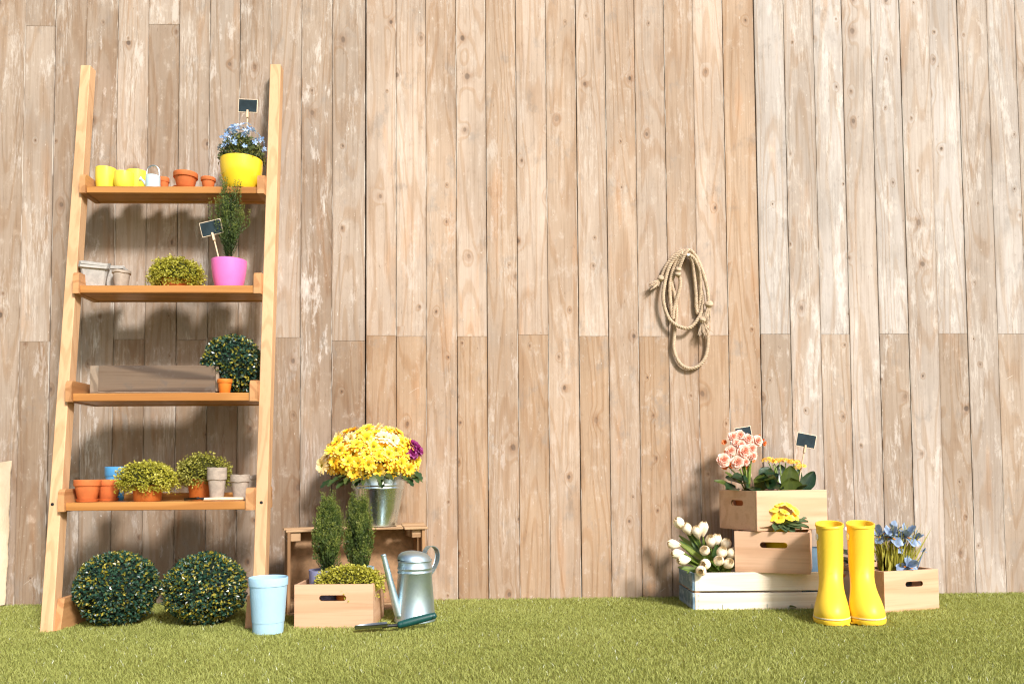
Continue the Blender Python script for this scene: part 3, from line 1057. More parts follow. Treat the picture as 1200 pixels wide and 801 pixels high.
def daisy_mesh(name, r, mats, layers, eye=0.22, rows=3, seed=0, cup=0.0, round_tip=0.0):
    """layers: (number of petals, length factor, rise in degrees, width factor)"""
    rr = random.Random(seed)
    m = MB()
    for n, lf, rise, wf in layers:
        for k in range(n):
            a = 2 * pi * (k + rr.uniform(-0.18, 0.18)) / n + lf
            L = r * lf * rr.uniform(0.88, 1.05)
            w = 2 * pi * r * wf / n
            up = radians(rise + rr.uniform(-9, 9))
            vs = []
            for j, (s, ws) in enumerate(((0.12, 0.35), (0.55, 1.0), (0.88, 0.8 + round_tip), (1.0, 0.25 + round_tip))):
                x = L * s * cos(up)
                z = L * s * sin(up) - 0.12 * L * s * s + cup * L * s * s
                for e in (-1, 1):
                    y = e * w * ws * 0.5
                    vs.append((x * cos(a) - y * sin(a), x * sin(a) + y * cos(a), z + 0.04 * L * (1 - abs(s - 0.5))))
            q = 0.2 + 0.6 * rr.random()
            m.add(vs, [(0, 2, 3, 1), (2, 4, 5, 3), (4, 6, 7, 5)], 0, [q * 0.5, q, min(1, q + 0.2)])
    if eye:
        m.lathe([(r * eye, 0.0), (r * eye * 0.9, r * 0.10), (r * eye * 0.5, r * 0.17), (0, r * 0.19)], 10, None, 1)
    me_o = m.build(name, mats, None, 60)
    me = me_o.data
    bpy.data.objects.remove(me_o)
    return me


def place(name, me, parent, p, n, spin, sc=1.0):
    o = bpy.data.objects.new(name, me)
    COL.objects.link(o)
    o.parent = parent
    o.matrix_local = T(*p) @ frame_to(n, spin) @ Matrix.Scale(sc, 4)
    return o


def chalk_sign(x, y, z, w, h, tilt, lab, down, yaw=0.0, lean=0.0):
    """small chalkboard on a wooden peg stick; z is the board centre, down the stick length"""
    t = thing('chalkboard_sign', lab, 'plant sign', (x, y, z), yaw, 'small chalkboard plant signs')
    X = R('X', lean) @ R('Y', tilt)
    m = MB()
    m.box(-w / 2, w / 2, -0.0012, 0.0012, -h / 2, h / 2, 0.0005, 0, X)
    m.build('frame', 'frame', t)
    m = MB()
    m.box(-w / 2 + 0.002, w / 2 - 0.002, -0.0019, 0.0006, -h / 2 + 0.002, h / 2 - 0.002, 0.0004, 0, X)
    m.build('board', 'slate', t)
    m = MB()
    m.box(-0.0018, 0.0018, -0.0012, 0.0030, -h / 2 - down, -h / 2 + 0.006, 0.0006, 0, X)
    m.box(-0.0032, 0.0032, -0.0055, 0.0040, -h / 2 - 0.018, -h / 2 + 0.008, 0.0008, 0, X)
    m.build('stick', 'stick', t)
    return t


# yellow planter with small blue flowers
t = thing('potted_plant', 'glossy yellow planter of small pale blue flowers on the top shelf', 'potted plant', (-0.893, -0.135, Z1))
pot_mesh('pot', 'yellow_gloss', t, rt=0.068, rb=0.048, h=0.101, wall=0.004, curve=0.006, seg=48)
soil(t, 0.060, 0.092)
m = MB()
n = 1150
th, u = RNG.random(n) * 2 * pi, RNG.random(n)
el = np.arcsin(u)
d = np.stack([np.cos(th) * np.cos(el), np.sin(th) * np.cos(el), np.sin(el)], 1)
rr = 0.45 + 0.6 * RNG.random(n) ** 0.7
P = d * rr[:, None] * np.array([0.070, 0.056, 0.082]) + np.array([0, 0, 0.098])
m.leaves(P, d + rv(n, 0.7) + [0, 0, .3], d + rv(n, 0.5), 0.011 + 0.006 * RNG.random(n), 0.007, np.clip(RNG.random(n) * 0.7 + 0.3 * (rr - 0.6), 0, 1))
stuff(m.build('foliage', 'small_leaf', t))
m = MB()
for i in range(110):
    a, e = RNG.random() * 2 * pi, 0.22 + 1.15 * RNG.random()
    dd = np.array([cos(a) * cos(e), sin(a) * cos(e), sin(e)])
    c = dd * np.array([0.068, 0.056, 0.104]) * (0.86 + 0.36 * RNG.random()) + np.array([0, 0, 0.105])
    nn = dd + rv(1, 0.4)[0]
    X = T(*c) @ frame_to(nn, RNG.random() * 6)
    for k in range(5):
        aa = 2 * pi * k / 5
        L = 0.0088 + 0.0025 * RNG.random()
        vs = [(0, 0, 0)] + [(L * s * cos(aa + o), L * s * sin(aa + o), 0.2 * L * s) for s, o in ((0.6, -0.5), (1.0, -0.25), (1.0, 0.25), (0.6, 0.5))]
        m.add(vs, [(0, 1, 2, 3, 4)], 0, float(RNG.random()), X)
stuff(m.build('flowers', 'bluebell', t))
chalk_sign(-0.882, -0.105, 1.670, 0.064, 0.046, 2, 'blank chalkboard sign above the blue flowers on the top shelf', 0.13)


# ------------------------------------------------------------ second shelf
def peat_square(x, y, z, w, h, yaw, lab, group):
    m = MB()
    rr = random.Random(int(x * 1000))
    seg = 8
    rings = []
    prof = [(0.68, 0.0), (0.80, 0.4 * h), (0.94, 0.86 * h), (1.06, 0.88 * h), (1.07, h), (1.0, h), (0.92, 0.85 * h), (0.66, 0.06 * h)]
    vs = []
    for s, zz in prof:
        ring = []
        a = w / 2 * s
        c = a * 0.16
        for px, py in ((-a + c, -a), (a - c, -a), (a, -a + c), (a, a - c), (a - c, a), (-a + c, a), (-a, a - c), (-a, -a + c)):
            ring.append(len(vs))
            j = 0.0016 if s > 1 else 0.0006
            vs.append((px + rr.uniform(-j, j), py + rr.uniform(-j, j), zz + (rr.uniform(-0.0025, 0.0025) if zz > 0.8 * h else 0)))
        rings.append(ring)
    fs = []
    for A, B in zip(rings[:-1], rings[1:]):
        for k in range(8):
            fs.append((A[k], A[(k + 1) % 8], B[(k + 1) % 8], B[k]))
    fs.append(tuple(rings[0][::-1]))
    fs.append(tuple(rings[-1]))
    m.add(vs, fs)
    o = m.build('peat_pot', 'peat_grey', None, 35, (x, y, z))
    o.rotation_euler = (0, 0, radians(yaw))
    return tag(o, lab, 'peat pot', group)


GP = 'pressed peat pots on the ladder shelf'
peat_square(-1.338, -0.185, Z2, 0.084, 0.072, 16, 'square grey peat pot at the left end of the second shelf', GP)
o = peat_square(-1.338, -0.185, Z2 + 0.0095, 0.084, 0.072, 19, 'topmost square peat pot nested in the one on the second shelf', GP)
peat_square(-1.287, -0.158, Z2, 0.062, 0.080, 10, 'square peat pot behind, between the big square pot and the round one', GP)


def peat_round(x, y, z, rt, rb, h, lab, tilt=0.0, az=0.0):
    m = MB()
    rr = random.Random(int(abs(x + h) * 9999))
    ph = rr.random() * 6
    ribs = [(0, 0.0), (rb, 0.0)] + [(rb + (rt - rb) * t + (0.0006 if i % 2 else 0), h * t) for i, t in enumerate(np.linspace(0.1, 0.82, 7))]
    ribs += [(rt + 0.0018, h * 0.86), (rt + 0.002, h), (rt - 0.0018, h), (rt - 0.0026, h * 0.8), (rb - 0.002, h * 0.08), (0, h * 0.07)]
    m.lathe(ribs, 32, None, 0, None, lambda a, z: (1 + 0.012 * sin(3 * a + ph) + 0.008 * sin(7 * a + 2 * ph), 0.0012 * sin(4 * a + ph) if z > 0.8 * h else 0))
    o = m.build('peat_pot', 'peat', None, 35, (x, y, z))
    if tilt:
        o.rotation_euler = (0, radians(tilt), az)
    return tag(o, lab, 'peat pot', GP)


peat_round(-1.248, -0.205, Z2, 0.0265, 0.0185, 0.057, 'small round peat pot on the second shelf, left of the yellow green plant')

t = thing('potted_plant', 'round yellow green creeping plant in terracotta pot on the second shelf', 'potted plant', (-1.088, -0.18, Z2))
pot_mesh('pot', 'terracotta', t, rt=0.043, rb=0.036, h=0.046, rim=0.003, rimh=0.015, wall=0.004)
soil(t, 0.040, 0.041)
moss(t, 0.048, 0.084, 0.058, 4200, droop=0.62, ry=0.064, seed=1)

t = thing('potted_plant', 'small upright conifer in a pink pot on the second shelf', 'potted plant', (-0.915, -0.185, Z2))
pot_mesh('pot', 'pink', t, rt=0.0555, rb=0.041, h=0.096, wall=0.003, curve=0.003, seg=48)
soil(t, 0.050, 0.086)
conifer(t, 0.090, 0.268, 0.056, 90, 3, wisp=1)
chalk_sign(-0.966, -0.205, 1.224, 0.069, 0.048, -14, 'tilted blank chalkboard sign in front of the conifer in the pink pot', 0.090)

# ------------------------------------------------------------ third shelf
t = thing('wooden_box', 'long grey brown stained wooden planter box on the third shelf', 'wooden box', (-1.2600, -0.322, Z3), 1.0)
for nm, b, mt in (('front_board', (0, 0.347, 0, 0.012, 0.006, 0.085), 'tray_x'), ('back_board', (0, 0.347, 0.118, 0.130, 0.006, 0.085), 'tray_x'),
                  ('end_board', (-0.026, -0.0006, 0.0012, 0.1285, 0.003, 0.0842), 'tray_y'), ('end_board', (0.3476, 0.357, 0.0015, 0.1285, 0.006, 0.084), 'tray_y'),
                  ('bottom_board', (-0.0255, 0.357, 0.002, 0.128, 0.0, 0.0028), 'tray_x'), ('base_strip', (0, 0.347, 0.0005, 0.1295, 0.0029, 0.0057), 'tray_y')):
    m = MB()
    m.box(*b, 0.0012)
    m.build(nm, mt, t)
GB = 'round boxwood topiary balls'
boxwood('boxwood_ball', 'small round boxwood ball at the right end of the third shelf', -0.885, -0.235, Z3, 0.095, GB, 1, (0.98, 0.9, 1.0), 0.30)
o = terracotta(-0.883, -0.318, Z3, 0.0222, 0.016, 0.042, 'small orange plastic pot in front of the boxwood ball on the shelf', 0.0022, 'orange_plastic', rimh=0.012)

# ------------------------------------------------------------ fourth shelf
for x, y, lab, lab2 in ((-1.264, -0.370, 'empty terracotta pot with saucer at the left end of the bottom shelf', 'terracotta saucer under the front pot on the bottom shelf'),
                        (-1.240, -0.292, 'terracotta pot behind the front left pot on the bottom shelf', 'terracotta saucer under the rear pot on the bottom shelf')):
    m = MB()
    m.lathe([(0, 0), (0.027, 0), (0.032, 0.008), (0.030, 0.008), (0.026, 0.003), (0, 0.003)], 32)
    tag(m.build('saucer', 'terracotta', None, 40, (x, y, Z4)), lab2, 'saucer')
    terracotta(x, y, Z4 + 0.0035, 0.037, 0.025, 0.061, lab, 0.003, group=GT)
o = pot_mesh('plastic_cup', 'blue_plastic', None, (-1.243, -0.232, Z4), rt=0.031, rb=0.023, h=0.104, rim=0.002, rimh=0.03, wall=0.002)
tag(o, 'tall blue plastic pot behind the terracotta pots on the bottom shelf', 'plant pot')
t = thing('potted_plant', 'bright yellow green creeping plant in orange pot on the bottom shelf', 'potted plant', (-1.097, -0.350, Z4))
pot_mesh('pot', 'brown_plastic', t, rt=0.043, rb=0.038, h=0.056, wall=0.003)
soil(t, 0.039, 0.05)
moss(t, 0.064, 0.083, 0.052, 4000, droop=0.66, ry=0.062, seed=4)
t = thing('potted_plant', 'darker creeping plant in brown pot behind the stacked peat pots', 'potted plant', (-0.964, -0.265, Z4))
pot_mesh('pot', 'brown_plastic', t, rt=0.046, rb=0.038, h=0.066, wall=0.003)
soil(t, 0.042, 0.058)
moss(t, 0.082, 0.080, 0.058, 3000, mat='moss_dark', droop=0.7, ry=0.06, seed=8)
for k in range(4):
    peat_round(-0.895, -0.345, Z4 + 0.0085 * k, 0.0265, 0.0185, 0.072,
               ('lowest', 'second lowest', 'second from top', 'topmost')[k] + ' peat pot in the tall nested stack on the bottom shelf')
for k in range(3):
    peat_round(-0.829, -0.335, Z4 + 0.006 * k, 0.0265, 0.0185, 0.064,
               ('lowest', 'middle', 'topmost')[k] + ' peat pot in the short nested stack at the shelf end')
peat_round(-0.812, -0.285, Z4, 0.026, 0.018, 0.074, 'shaded peat pot standing behind the short stack at the shelf end')

t = thing('hand_spade', 'miniature spade with black blade and pale wooden handle on bottom shelf', 'garden tool', (-0.885, -0.398, Z4), 3.0)
m = MB()
m.tube([(-0.030, 0, 0.0055), (0.02, 0, 0.006), (0.085, 0, 0.0055)], [0.0042, 0.005, 0.0046], 12)
m.build('handle', 'stick', t, 40)
m = MB()
m.sheet(lambda u, v: (-0.085 + 0.038 * u, (v - 0.5) * 0.030 * (0.25 + 0.75 * min(1, u * 2.2)), 0.0030 + 0.006 * (2 * v - 1) ** 2 + 0.003 * u), 6, 6)
m.sheet(lambda u, v: (-0.085 + 0.038 * u, (0.5 - v) * 0.030 * (0.25 + 0.75 * min(1, u * 2.2)), 0.0015 + 0.006 * (2 * v - 1) ** 2 + 0.003 * u), 6, 6)
m.tube([(-0.052, 0, 0.007), (-0.040, 0, 0.008), (-0.028, 0, 0.0062)], [0.0035, 0.003, 0.0048], 10)
m.build('blade', 'black', t, 60)

# ------------------------------------------------------------ boxwood balls on the turf
boxwood('boxwood_ball', 'darker boxwood ball on the turf beside the left ladder foot', -1.172, -0.375, 0.0, 0.114, GB, 2, (1.0, 1.0, 0.93))
boxwood('boxwood_ball', 'boxwood ball with more yellow leaves on the turf near the frosted bucket', -0.913, -0.385, 0.0, 0.115, GB, 5, (1.0, 1.0, 0.89), 0.36)

# ------------------------------------------------------------ frosted bucket
m = MB()
m.lathe([(0, 0.006), (0.037, 0.006), (0.039, 0.0), (0.0405, 0.001), (0.0415, 0.016), (0.0425, 0.030), (0.0435, 0.031), (0.0500, 0.128), (0.0522, 0.1295),
         (0.0528, 0.150), (0.0520, 0.1515), (0.0508, 0.150), (0.0500, 0.130), (0.0415, 0.032), (0.0395, 0.012), (0, 0.010)], 56)
tag(m.build('plastic_bucket', 'frost', None, 35, (-0.690, -0.535, 0.001)), 'frosted pale blue plastic bucket at the foot of the ladder shelf', 'bucket')


# ------------------------------------------------------------ plywood crates
def slot_panel(w, h, t, sw, sh, cx, cz, seg=8):
    """upright panel in XZ with a rounded hand slot; front face at y = 0"""
    m = MB()
    r = sh / 2
    hole = []
    for k in range(seg + 1):
        a = -pi / 2 + pi * k / seg
        hole.append((cx + sw / 2 - r + r * cos(a), cz + r * sin(a)))
    for k in range(seg + 1):
        a = pi / 2 + pi * k / seg
        hole.append((cx - sw / 2 + r + r * cos(a), cz + r * sin(a)))
    n = len(hole)

    def edge(px, pz):
        dx, dz = px - cx, pz - cz
        ks = []
        if dx > 1e-9:
            ks.append((w - cx) / dx)
        if dx < -1e-9:
            ks.append(-cx / dx)
        if dz > 1e-9:
            ks.append((h - cz) / dz)
        if dz < -1e-9:
            ks.append(-cz / dz)
        q = min(ks)
        return [cx + dx * q, cz + dz * q]
    outer = [edge(*p) for p in hole]
    for c in ((0, 0), (w, 0), (w, h), (0, h)):
        j = min(range(n), key=lambda i: (outer[i][0] - c[0]) ** 2 + (outer[i][1] - c[1]) ** 2)
        outer[j] = list(c)
    vs = []
    for y in (0.0, t):
        vs += [(p[0], y, p[1]) for p in hole] + [(p[0], y, p[1]) for p in outer]
    fs, fe = [], []
    for k in range(n):
        k2 = (k + 1) % n
        fs.append((k2, k, n + k, n + k2))
        fs.append((2 * n + k, 2 * n + k2, 3 * n + k2, 3 * n + k))
        fs.append((n + k2, n + k, 3 * n + k, 3 * n + k2))
        fe.append((k, k2, 2 * n + k2, 2 * n + k))
    m.add(vs, fs, 0)
    m.f += [tuple(f) for f in fe]
    m.mi += [1] * n
    m.r += [0.5] * n
    return m


def ply_crate(lab, x, y, z, w, d, h, yaw, slot_front=None, slot_end=None, t=0.008, group='small plywood crates'):
    o = thing('plywood_crate', lab, 'wooden crate', (x, y, z), yaw, group)
    if slot_front:
        m = slot_panel(w, h, t, *slot_front)
        m.build('front_panel', ['ply_x', 'slot'], o, 35)
    else:
        m = MB()
        m.box(0, w, 0, t, 0, h, 0.001)
        m.build('front_panel', ['ply_x'], o)
    m = MB()
    m.box(0, w, d - t, d, 0, h, 0.001)
    m.build('back_panel', 'ply_x', o)
    for s in (0, 1):
        a, b = (0.0004, t) if s == 0 else (w - t, w - 0.0004)
        if slot_end and s == 0:
            m = slot_panel(d - 2 * t - 0.001, h - 0.0005, t - 0.0004, *slot_end)
            p = m.build('side_panel', ['ply_y', 'slot'], o, 35)
            p.rotation_euler = (0, 0, radians(-90))
            p.location = (a, d - t - 0.0005, 0)
        else:
            m = MB()
            m.box(a, b, t + 0.0005, d - t - 0.0005, 0, h - 0.0005, 0.001)
            m.build('side_panel', 'ply_y', o)
    m = MB()
    m.box(t + 0.0005, w - t - 0.0005, t + 0.0005, d - t - 0.0005, 0.004, 0.010, 0.001)
    m.build('bottom_panel', 'ply_x', o)
    return o


CL = ply_crate('plywood crate holding two conifers and creeping plant, right of the frosted bucket', -0.632, -0.48, 0.001, 0.222, 0.19, 0.122, -2.0, (0.076, 0.016, 0.108, 0.084))
C2 = ply_crate('plywood crate with a yellow primrose, under the top crate of the stack', 0.694, -0.246, 0.117, 0.224, 0.17, 0.127, -24.0, (0.082, 0.018, 0.118, 0.086))
C3 = ply_crate('topmost plywood crate of the stack, holding pink and yellow flowers', 0.753, -0.290, 0.2455, 0.280, 0.193, 0.126, 20.0, None, (0.062, 0.018, 0.086, 0.086))
C4 = ply_crate('plywood crate of blue irises to the right of the yellow boots', 1.117, -0.355, 0.001, 0.205, 0.26, 0.124, 15.0, (0.066, 0.016, 0.112, 0.082))

# ---- contents of the left crate
t = thing('potted_plant', 'conifer in frosted lilac pot, left one in the plywood crate', 'potted plant', (-0.566, -0.385, 0.012), 0, 'two conifers in the crate')
pot_mesh('pot', 'lilac', t, rt=0.046, rb=0.038, h=0.142, wall=0.002)
soil(t, 0.042, 0.118)
conifer(t, 0.118, 0.230, 0.047, 175, 1, off=(0.012, -0.01))
t = thing('potted_plant', 'conifer in frosted blue pot, right one in the plywood crate', 'potted plant', (-0.470, -0.345, 0.012), 0, 'two conifers in the crate')
pot_mesh('pot', 'frost', t, rt=0.043, rb=0.036, h=0.144, wall=0.002)
soil(t, 0.039, 0.118)
conifer(t, 0.118, 0.238, 0.042, 175, 2, off=(-0.002, -0.012))
t = thing('potted_plant', 'yellow green creeping plant spilling over the crate rim in front of conifers', 'potted plant', (-0.484, -0.429, 0.012))
pot_mesh('pot', 'orange_plastic', t, rt=0.041, rb=0.036, h=0.098, wall=0.003)
soil(t, 0.035, 0.078)
moss(t, 0.112, 0.094, 0.044, 3600, droop=0.35, ry=0.046, seed=3)

# ---- fruit crate lying on its side
t = thing('fruit_crate', 'rough slatted fruit crate on its side under the flower bucket', 'wooden crate', (-0.700, -0.285, 0.001), 17.0)
W, D, H = 0.43, 0.152, 0.262


def part(nm, b, mt, par=t, X=None, bev=0.0015):
    m = MB()
    m.box(*b, bev, 0, X)
    return m.build(nm, mt, par)


for x0 in (0.0, W - 0.010):
    part('slat', (x0, x0 + 0.010, 0.0, 0.056, 0.010, H - 0.008), 'raw_z')
    part('slat', (x0, x0 + 0.010, 0.082, 0.138, 0.010, H - 0.008), 'raw_z')
part('slat', (0.0, W, 0.001, 0.058, 0.0, 0.0095), 'raw_x')
part('slat', (0.0, W, 0.082, 0.138, 0.0, 0.0095), 'raw_x')
part('slat', (-0.004, W - 0.07, 0.003, 0.058, H - 0.0075, H - 0.001), 'raw_x')
part('slat', (W - 0.068, W + 0.008, -0.020, 0.046, -0.0035, 0.0035), 'raw_x', t, T(0, 0.012, H - 0.002) @ R('X', 11))
part('slat', (-0.006, W + 0.004, 0.080, 0.136, H - 0.0075, H), 'raw_x')
part('back_panel', (0.0, W, 0.1385, 0.144, 0.0, H - 0.004), 'fibre')
for x0 in (0.0105, W - 0.0405):
    part('cleat', (x0, x0 + 0.030, 0.010, 0.132, H - 0.036, H - 0.0085), 'raw_x')
    part('cleat', (x0, x0 + 0.030, 0.010, 0.132, 0.010, 0.036), 'raw_x')
m = MB()
for zz in (0.24, 0.228, 0.03):
    for yy in (0.012, 0.044, 0.094, 0.126):
        m.lathe([(0.0022, 0), (0.0018, 0.0008), (0, 0.001)], 8, T(0, yy, zz) @ frame_to((-1, 0, 0)))
m.build('nails', 'wire', t)['kind'] = 'stuff'

# ---- galvanised bucket of yellow flowers
BX, BY, BZ = -0.444, -0.118, 0.2645
t = thing('metal_bucket', 'galvanised metal bucket full of yellow flowers on the fruit crate', 'bucket', (BX, BY, BZ))
m = MB()
m.lathe([(0, 0.006), (0.056, 0.006), (0.0575, 0.0), (0.060, 0.0), (0.0605, 0.004), (0.0605, 0.008), (0.0822, 0.118), (0.0842, 0.120), (0.0848, 0.123), (0.0838, 0.126),
         (0.0836, 0.128), (0.0856, 0.130), (0.0862, 0.133), (0.0850, 0.136), (0.0905, 0.166), (0.0925, 0.167), (0.0932, 0.1695), (0.0920, 0.172), (0.0900, 0.1715),
         (0.0890, 0.166), (0.0805, 0.118), (0.059, 0.012), (0, 0.010)], 64)
m.build('body', 'zinc', t, 40)
for sx, ang in ((1, -62), (-1, 118)):
    m = MB()
    X = R('Z', ang) @ T(0.0895, 0, 0.150)
    m.box(-0.001, 0.0035, -0.013, 0.013, -0.012, 0.010, 0.0012, 0, X)
    m.tube([(0.003, -0.008, 0.006), (0.008, -0.007, 0.014), (0.009, 0, 0.019), (0.008, 0.007, 0.014), (0.003, 0.008, 0.006)], 0.0022, 8, 0, True, 0.5, X)
    for yy in (-0.008, 0.008):
        m.lathe([(0.0025, 0), (0.002, 0.0015), (0, 0.002)], 10, X @ T(0.0035, yy, -0.006) @ R('Y', 90))
    m.build('handle_lug', 'zinc_dull', t, 40)
m = MB()
hp = []
for a in np.linspace(0.02, pi - 0.02, 30):
    q = Vector((0.0955 * cos(a), -0.093 * sin(a), 0.165 - 0.018 * sin(a)))
    hp.append(R('Z', -62) @ q)
m.tube([tuple(p) for p in hp][0:1] + [tuple(p) for p in hp[1:]], 0.0016, 7)
hb = m.build('bail', 'wire', t, 60)
hb.rotation_euler = (0, 0, radians(170))

bq = thing('flower_bouquet', 'big bunch of yellow daisies with one purple bloom in the metal bucket', 'bouquet', (BX, BY, BZ))
mums = [daisy_mesh('flower', 0.0245, ['mum', 'mum_eye'], [(13, 1.0, 8, 0.66), (10, 0.76, 30, 0.60)], 0.24, seed=s) for s in range(3)]
palm = daisy_mesh('flower', 0.025, ['mum_pale', 'mum_eye'], [(16, 1.0, 6, 0.7), (13, 0.82, 28, 0.7)], 0.18, seed=9)
purp = daisy_mesh('flower', 0.021, ['purple', 'purple'], [(14, 1.0, 2, 0.9), (13, 0.85, 28, 0.9), (10, 0.6, 52, 0.9)], 0.12, seed=4)
rb = random.Random(11)
C0 = np.array([-0.018, -0.02, 0.222])
pts = []
tries = 0
while len(pts) < 120 and tries < 30000:
    tries += 1
    d = np.array([rb.gauss(0, 1) for _ in range(3)])
    d /= np.linalg.norm(d)
    if d[1] > 0.45 or d[2] < -0.55:
        continue
    p = C0 + d * np.array([0.134, 0.098, 0.092]) * rb.uniform(0.84, 1.10)
    if p[2] < 0.155 + 0.02 * abs(p[0]):
        continue
    if all(np.linalg.norm(p - q[0]) > 0.0305 for q in pts):
        pts.append((p, d))
for i, (p, d) in enumerate(pts):
    n = d + np.array([rb.gauss(0, .28), -0.35 + rb.gauss(0, .22), 0.05 + rb.gauss(0, .28)])
    place('flower', mums[i % 3] if rb.random() > (0.30 if p[2] > C0[2] + 0.03 else 0.06) else palm, bq, p, n, rb.random() * 6, rb.uniform(0.92, 1.28))
f = place('flower', palm, bq, (-0.172, -0.055, 0.196), (-0.6, -0.8, 0.1), 0.3, 1.35)
f['label'] = 'pale cream daisy drooping at the left'
for p in ((-0.150, -0.06, 0.205), (-0.135, -0.05, 0.185)):
    place('flower', mums[0], bq, p, (-0.5, -0.75, 0.2), 1.0, 0.95)
for p, n in (((0.120, -0.05, 0.262), (0.5, -0.6, 0.7)), ((0.135, -0.05, 0.245), (0.8, -0.5, 0.3)), ((0.118, -0.062, 0.235), (0.5, -0.8, 0.1))):
    f = place('flower', purp, bq, p, n, 0.4, 1.12)
    f['label'] = 'purple bloom at the right of the bunch'
m = MB()
for i in range(46):
    a = rb.uniform(0, 2 * pi)
    b = np.array([0.05 * cos(a), 0.05 * sin(a), 0.12])
    e = C0 + np.array([0.11 * cos(a), 0.085 * sin(a), rb.uniform(-0.06, 0.05)])
    m.tube([b, (b + e) / 2 + np.array([0, 0, 0.015]), e], [0.0016, 0.0015, 0.0013], 5)
m.build('stems', 'stem', bq, 60)['kind'] = 'stuff'


def big_leaf(m, p, axis, nrm, L, W, rnd, curl=0.25, cupv=0.12, lobes=0.0, nu=7, nv=4, point=1.0, mat=0):
    A = Vector(axis).normalized()
    S = A.cross(Vector(nrm)).normalized()
    Nn = S.cross(A)

    def fn(u, v):
        ws = (sin(pi * min(1.0, u * 0.93 + 0.05)) ** (0.75 * point)) * (1 + lobes * sin(u * 16))
        e = 2 * v - 1
        q = Vector(p) + A * (L * u) + S * (W * 0.5 * e * ws) + Nn * (-curl * L * u * u + cupv * W * e * e)
        return tuple(q)
    m.sheet(fn, nu, nv, mat, lambda u, v: min(1, max(0, rnd + 0.12 * (abs(2 * v - 1)) - 0.15 * (abs(2 * v - 1) < 0.3) + 0.06 * sin(u * 20))))


m = MB()
for i in range(60):
    a = rb.uniform(0, 2 * pi)
    rr_ = rb.uniform(0.075, 0.125)
    p = np.array([rr_ * cos(a) - 0.01, rr_ * 0.8 * sin(a) - 0.02, rb.uniform(0.150, 0.175)])
    big_leaf(m, p, (cos(a) + rb.gauss(0, .4), sin(a) + rb.gauss(0, .4) - 0.3, rb.uniform(-0.5, 0.4)), (0, -0.4, 1), rb.uniform(0.028, 0.045), rb.uniform(0.012, 0.02), rb.random(), 0.3, 0.1, 0.25, 6, 2)
for i in range(110):
    d = np.array([rb.gauss(0, 1), rb.gauss(0, 1), rb.gauss(0, 1)])
    d /= np.linalg.norm(d)
    if d[2] < -0.6:
        continue
    p = C0 + d * np.array([0.105, 0.078, 0.078]) * rb.uniform(0.6, 1.0)
    big_leaf(m, p, tuple(d + np.array([rb.gauss(0, .5), rb.gauss(0, .5), rb.gauss(0, .5)])), tuple(d + 0.01), 0.034, 0.020, rb.random(), 0.2, 0.1, 0.25, 5, 2)
for px_, pz in ((-0.125, 0.155), (-0.145, 0.150), (-0.10, 0.15), (0.115, 0.165), (0.125, 0.175), (0.02, 0.155), (-0.05, 0.158), (0.10, 0.155)):
    big_leaf(m, (px_, -0.06, pz), (px_ * 5, -0.7, -0.45), (0, -0.6, 1), 0.042, 0.02, rb.random(), 0.25, 0.1, 0.3, 7, 2)
m.build('leaves', 'dark_leaf', bq, 60)['kind'] = 'stuff'

# ---- watering can
t = thing('watering_can', 'galvanised metal watering can with long spout beside the fruit crate', 'watering can', (-0.302, -0.385, 0.002), 0)
t.scale = (1.07, 1.07, 1.0)
m = MB()
m.lathe([(0, 0.004), (0.0535, 0.004), (0.055, 0.0), (0.0565, 0.0), (0.057, 0.003), (0.0555, 0.006), (0.0465, 0.138), (0.0478, 0.140), (0.0484, 0.142), (0.0478, 0.144), (0.0464, 0.146), (0.0464, 0.150),
         (0.0476, 0.152), (0.0482, 0.154), (0.0476, 0.156), (0.0462, 0.158), (0.0460, 0.172), (0.0475, 0.1735), (0.0482, 0.1755), (0.0470, 0.1775)], 56)
m.build('body', 'zinc_dull', t, 40)
m = MB()
m.lathe([(0.0472, 0.1765), (0.0465, 0.182), (0.0425, 0.190), (0.035, 0.1965), (0.024, 0.201), (0.011, 0.2035), (0, 0.204)], 48, T(-0.001, 0, 0) @ Matrix(((1, 0, 0, 0), (0, 1, 0, 0), (-0.10, 0, 1, 0), (0, 0, 0, 1))))
m.build('hood', 'zinc_dull', t, 60)
m = MB()
sp = [(-0.040, -0.030, 0.022), (-0.050, -0.034, 0.060), (-0.061, -0.038, 0.110), (-0.071, -0.042, 0.155), (-0.080, -0.045, 0.196)]
m.tube(sp, [0.0125, 0.0112, 0.0095, 0.0080, 0.0068], 20, 0, False)
m.tube(sp[::-1], [0.0058, 0.0070, 0.0085, 0.0102, 0.0115], 20, 0, False)
m.lathe([(0.0072, -0.003), (0.0078, 0.0), (0.0070, 0.003), (0.0058, 0.003)], 20, T(*sp[-1]) @ frame_to((-0.2, -0.07, 0.97)))
m.tube([(-0.028, -0.028, 0.020), (-0.038, -0.030, 0.022), (-0.041, -0.031, 0.024)], [0.015, 0.0135, 0.0125], 18, 0, True)
m.build('spout', 'zinc_dull', t, 50)
m = MB()
hp = [(0.020, 0.026, 0.182), (0.026, 0.034, 0.202), (0.035, 0.046, 0.213), (0.046, 0.058, 0.212), (0.055, 0.067, 0.202), (0.059, 0.071, 0.185), (0.057, 0.068, 0.165), (0.049, 0.057, 0.144), (0.036, 0.038, 0.126)]
hp = np.array(hp)
tt = np.linspace(0, len(hp) - 1, 36)
hp2 = np.stack([np.interp(tt, range(len(hp)), hp[:, k]) for k in range(3)], 1)
for _ in range(3):
    hp2[1:-1] = (hp2[:-2] + 2 * hp2[1:-1] + hp2[2:]) / 4
wid = 0.0085
for k in range(len(hp2) - 1):
    pass
tg = np.gradient(hp2, axis=0)
tg /= np.linalg.norm(tg, axis=1)[:, None]
